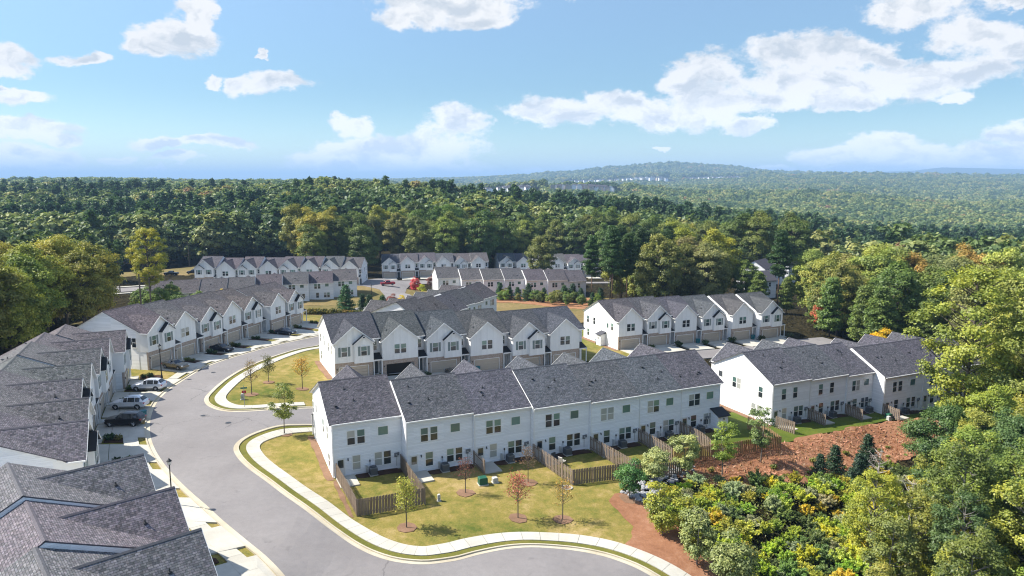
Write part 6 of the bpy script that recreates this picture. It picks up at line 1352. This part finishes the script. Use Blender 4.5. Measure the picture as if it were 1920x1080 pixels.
# ---------------------------------------------------------------- the far forest: one mass, tree shapes set out by geometry nodes
FAR = [mk_broadleaf(200 + s, 19, 5.2, 3.0, 24, 1400, 1.25, 'forest_leaf', lumpy=.33, flat=.9) for s in range(3)] + [mk_pine(210 + s, 22, 3.9, 5.0, 24, 900, 1.2, 'forest_pine_cloud_shade') for s in range(2)] + [mk_broadleaf(220, 16, 6.5, 1.0, 12, 330, 2.9, 'forest_leaf', lumpy=.40, flat=.85)]
def join_tree(i, a, b2):
    m = b2; return m
srcs = []
for i, (a, b2) in enumerate(FAR):
    t = empty('forest_tree', ((-190, -215, -165, -238, -260, 210)[i], (430, 440, 450, 445, 460, 520)[i], 0), 0, '%s in the distant woods %s' % (('round crowned tree', 'spreading tree', 'broad green tree', 'dark pine', 'slim dark pine', 'wide low tree')[i], 'at the far left' if i < 5 else 'beyond the right hand ridge'), 'tree', 'distant woodland trees, ' + ('left' if i < 5 else 'right')); t.location.z = hz(t.location.x, t.location.y)
    obj('trunk', a, t, color=BARK['d']); srcs.append(obj('crown', b2, t))
def ring_pts(d0, d1, space, seed, amax=.80):
    r = np.random.default_rng(seed); nx = int(2 * d1 * math.tan(amax) / space); X, Y = np.meshgrid(np.arange(-d1 * 1.03, d1 * 1.03, space), np.arange(0, d1, space)); X = X.ravel() + r.uniform(-.45, .45, X.size) * space; Y = Y.ravel() + r.uniform(-.45, .45, Y.size) * space
    D = Y; k = (D > d0) & (D < d1) & (np.abs(X) < Y * .80 + 40); return X[k], Y[k]
open_areas = [[(60, 190), (83, 190), (150, 360), (92, 360)], [(-215, 268), (-92, 268), (-84, 332), (-58, 340), (-62, 372), (-110, 380), (-180, 366), (-230, 330)], [(94, 255), (150, 262), (165, 330), (120, 345), (88, 300)]]
CLUSTERS = ((-90, 1750, 10, 3, 14, 26, .35, 3), (105, 1850, 12, 3, 14, 24, -.15, 3), (330, 4500, 16, 3, 42, 60, .2, 10), (1080, 4550, 12, 3, 34, 70, .1, 10), (420, 5400, 12, 3, 60, 60, .1, 10))
XS, YS, SS, KK = [], [], [], []
for d0, d1, sp, s0, far_kind in ((300, 900, 8.8, 1.2, 0), (900, 2000, 10.5, 1.15, 1), (2000, 4600, 17, 1.5, 1), (4600, 8200, 29, 2.3, 1)):
    X, Y = ring_pts(d0, d1, sp, int(d0)); k = np.ones(len(X), bool)
    if d0 == 300:
        for a in open_areas: k &= ~pip(X, Y, a)
        belt = (X > -100) & (X < 150) & (Y < 392); k &= ~belt
        for key in ('B9', 'B11', 'B12'):
            for ux, uy, *_ in ROWS[key][7]: k &= np.hypot(X - ux, Y - uy) > 26
        k &= ~((np.abs(X) < 130) & (Y < 330))
    for cx0, cy0, nx_, ny_, sx_, sy_, rz_, zo in CLUSTERS: k &= ~((X > cx0 - 25) & (X < cx0 + nx_ * sx_ + 25) & (Y > cy0 - (200 if cy0 < 4000 else 330)) & (Y < cy0 + ny_ * sy_ + 20))
    X, Y = X[k], Y[k]; XS.append(X); YS.append(Y); r = np.random.default_rng(5); SS.append(s0 * r.uniform(.6, 1.32, len(X)))
    pn = np.sin(X / 61 + Y / 83) + np.cos(Y / 47 - X / 120) + r.normal(0, .8, len(X)); kk = np.where(pn > .95, r.integers(3, 5, len(X)), r.integers(0, 3, len(X))); kk = np.where(far_kind == 1, 5, kk); kk = np.where((Y > 470) & (Y < 720) & (X > -10) & (r.random(len(X)) < .85) & (far_kind == 0), r.integers(3, 5, len(X)), kk); KK.append(kk)  # near ridge band: dark pine colour stands in for a cloud's shadow
# more woods to either side between the near stands and the far forest
sX, sY = ring_pts(95, 300, 7.6, 77, .8); k = ((sX > 150) | (sX < -150)) | ((sX > 120) & (sY > 205))
for a in open_areas: k &= ~pip(sX, sY, a)
k &= ~pip(sX, sY, [(-185, 208), (-92, 245), (-92, 275), (-185, 250)])
XS.append(sX[k]); YS.append(sY[k]); SS.append(np.random.default_rng(8).uniform(.8, 1.15, k.sum())); KK.append(np.random.default_rng(9).integers(0, 3, k.sum()))
X = np.concatenate(XS); Y = np.concatenate(YS); S = np.concatenate(SS); K = np.concatenate(KK)
HOUSES_FAR = []
Zf = Hxy(X, Y)

CL = [(-30, 2050, 120), (60, 2350, 120), (420, 2500, 90)]
me = bpy.data.meshes.new('forest'); me.vertices.add(len(X)); me.vertices.foreach_set('co', np.stack([X, Y, Zf - .3], 1).astype(np.float32).ravel())
for nm, val, ty in (('k', K.astype(np.int32), 'INT'), ('s', S.astype(np.float32), 'FLOAT'), ('r', rng.uniform(0, 6.28, len(X)).astype(np.float32), 'FLOAT')):
    a = me.attributes.new(nm, ty, 'POINT'); a.data.foreach_set('value', val)
forest = obj('forest', me); tag(forest, 'wooded hills of green and autumn trees rolling to the horizon', 'forest', kind='stuff')
ng = bpy.data.node_groups.new('forest_nodes', 'GeometryNodeTree'); ng.interface.new_socket('Geometry', in_out='INPUT', socket_type='NodeSocketGeometry'); ng.interface.new_socket('Geometry', in_out='OUTPUT', socket_type='NodeSocketGeometry')
N = ng.nodes; Lk = ng.links; gi = N.new('NodeGroupInput'); go = N.new('NodeGroupOutput'); jn = N.new('GeometryNodeJoinGeometry')
def named(nm, ty): n_ = N.new('GeometryNodeInputNamedAttribute'); n_.data_type = ty; n_.inputs['Name'].default_value = nm; return n_.outputs['Attribute']
aK, aS, aR = named('k', 'INT'), named('s', 'FLOAT'), named('r', 'FLOAT'); cx = N.new('ShaderNodeCombineXYZ'); Lk.new(aR, cx.inputs[2])
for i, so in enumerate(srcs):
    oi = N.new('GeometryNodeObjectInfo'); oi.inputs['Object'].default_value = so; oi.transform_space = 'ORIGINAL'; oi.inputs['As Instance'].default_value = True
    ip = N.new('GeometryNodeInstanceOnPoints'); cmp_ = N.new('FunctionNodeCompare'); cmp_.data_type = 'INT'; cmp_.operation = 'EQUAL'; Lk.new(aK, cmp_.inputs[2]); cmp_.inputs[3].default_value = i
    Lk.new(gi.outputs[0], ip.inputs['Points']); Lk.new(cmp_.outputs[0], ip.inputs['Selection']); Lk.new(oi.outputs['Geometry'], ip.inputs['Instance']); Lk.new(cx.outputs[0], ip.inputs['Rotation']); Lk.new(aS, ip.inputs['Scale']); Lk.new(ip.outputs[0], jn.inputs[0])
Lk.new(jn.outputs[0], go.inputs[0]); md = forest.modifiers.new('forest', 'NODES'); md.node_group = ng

# ---------------------------------------------------------------- distant houses
def house(x, y, rz, w, d, h, wallc, label, group, s=1.0, zoff=0.0, simple=False, cat='house'):
    t = empty('distant_house' if simple else 'house', (x, y, hz(x, y) + zoff), rz, label, cat, group); t.scale = (s,) * 3
    m = cached(('hw', w, d, h, wallc), lambda: _hw(w, d, h, wallc)); obj('wall', m, t); m = cached(('hr', w, d, h), lambda: _hr(w, d, h)); obj('roof', m, t, color=(.10, .095, .11))
    if not simple:
        for fz in (.8, 3.6):
            for u in np.arange(-w / 2 + 1.4, w / 2 - .6, 2.3): add_window(t, u, -d / 2 - .002, fz, .85, 1.45)
        for fz in (.8, 3.6):
            for v in np.arange(-d / 2 + 2, d / 2 - 1, 3.2): add_window(t, -w / 2 - .002, v, fz, .85, 1.45, -PI / 2)
    else:
        for u in np.arange(-w / 2 + 2, w / 2 - 1, 4): obj('window', cached(('fwin',), _fw), t, (u, -d / 2 - .02, 3.6))
    return t
def _hw(w, d, h, mat):
    m = MB(); m.prism([(-d/2, -6), (d/2, -6), (d/2, h), (0, h + d * .32), (-d/2, h)], 'x', -w/2, w/2, mat); return m.mesh('wall')
def _hr(w, d, h):
    m = MB(); e = .5; zr_ = h + d * .32 + .14; ze_ = h - e * .64 + .14
    m.prism([(-d/2 - e, ze_), (0, zr_), (d/2 + e, ze_), (d/2 + e, ze_ - .12), (0, zr_ - .12), (-d/2 - e, ze_ - .12)], 'x', -w/2 - .3, w/2 + .3, 'ridge_shingle'); return m.mesh('roof')
def _fw(): m = MB(); m.box(-.7, .7, -.05, 0, 0, 1.5, 'glass_dark'); return m.mesh('window')
house(91, 262, .25, 11, 9, 6.0, 'lap_siding', 'white two storey house with a grey roof seen between the trees', 'white houses beyond the wood', zoff=1)
house(100, 285, .9, 12, 9, 6.2, 'lap_siding', 'white house higher up behind the first one between the trees', 'white houses beyond the wood', zoff=1.5)
house(112, 292, .9, 12, 9, 6.2, 'lap_siding', 'white house partly behind the lone open pine', 'white houses beyond the wood', zoff=1.5)
house(-175, 760, .3, 12, 10, 6, 'white_trim', 'tiny pale house front among the dark left woods', None, simple=True)
k = 0
for cx0, cy0, nx_, ny_, sx_, sy_, rz_, zo in CLUSTERS:
    for i in range(nx_):
        for j in range(ny_):
            x = cx0 + i * sx_ + rnd.uniform(-4, 4) * (sx_ / 14); y = cy0 + j * sy_ + rnd.uniform(-6, 6); k += 1
            if rnd.random() < .12: continue
            house(x, y, rz_ + rnd.choice((0, PI / 2)) + rnd.uniform(-.2, .2), 11, 10, 6, rnd.choice(('white_trim', 'lap_siding', 'beige_door')), 'tiny pale house in the %s cluster on the distant hillside' % ('nearer' if y < 4000 else 'farther'), 'houses of the %s distant clusters' % ('nearer' if y < 4000 else 'farther'), s=1.15 if y < 4000 else 1.7, zoff=zo, simple=True)
# bare clay clearings on the right

# ---------------------------------------------------------------- haze: one closed box of pale air round everything
hb = MB(); hb.box(-33500, 33500, -6500, 33500, -420, 345, '@'); hb.mats = []
me = bpy.data.meshes.new('haze'); me.from_pydata(hb.v, [], hb.f)
m = bpy.data.materials.new('haze'); m.use_nodes = True; T = NT(m.node_tree); T.n.clear(); out = T.add('ShaderNodeOutputMaterial'); pv = T.add('ShaderNodeVolumePrincipled')
pv.inputs['Color'].default_value = (.44, .68, 1.0, 1); pv.inputs['Density'].default_value = HAZE_DENSITY; pv.inputs['Anisotropy'].default_value = 0.0
T.put(out.inputs['Volume'], pv.outputs[0]); me.materials.append(m)
if HAZE_DENSITY > 0: hz_o = obj('haze', me); tag(hz_o, kind='stuff')
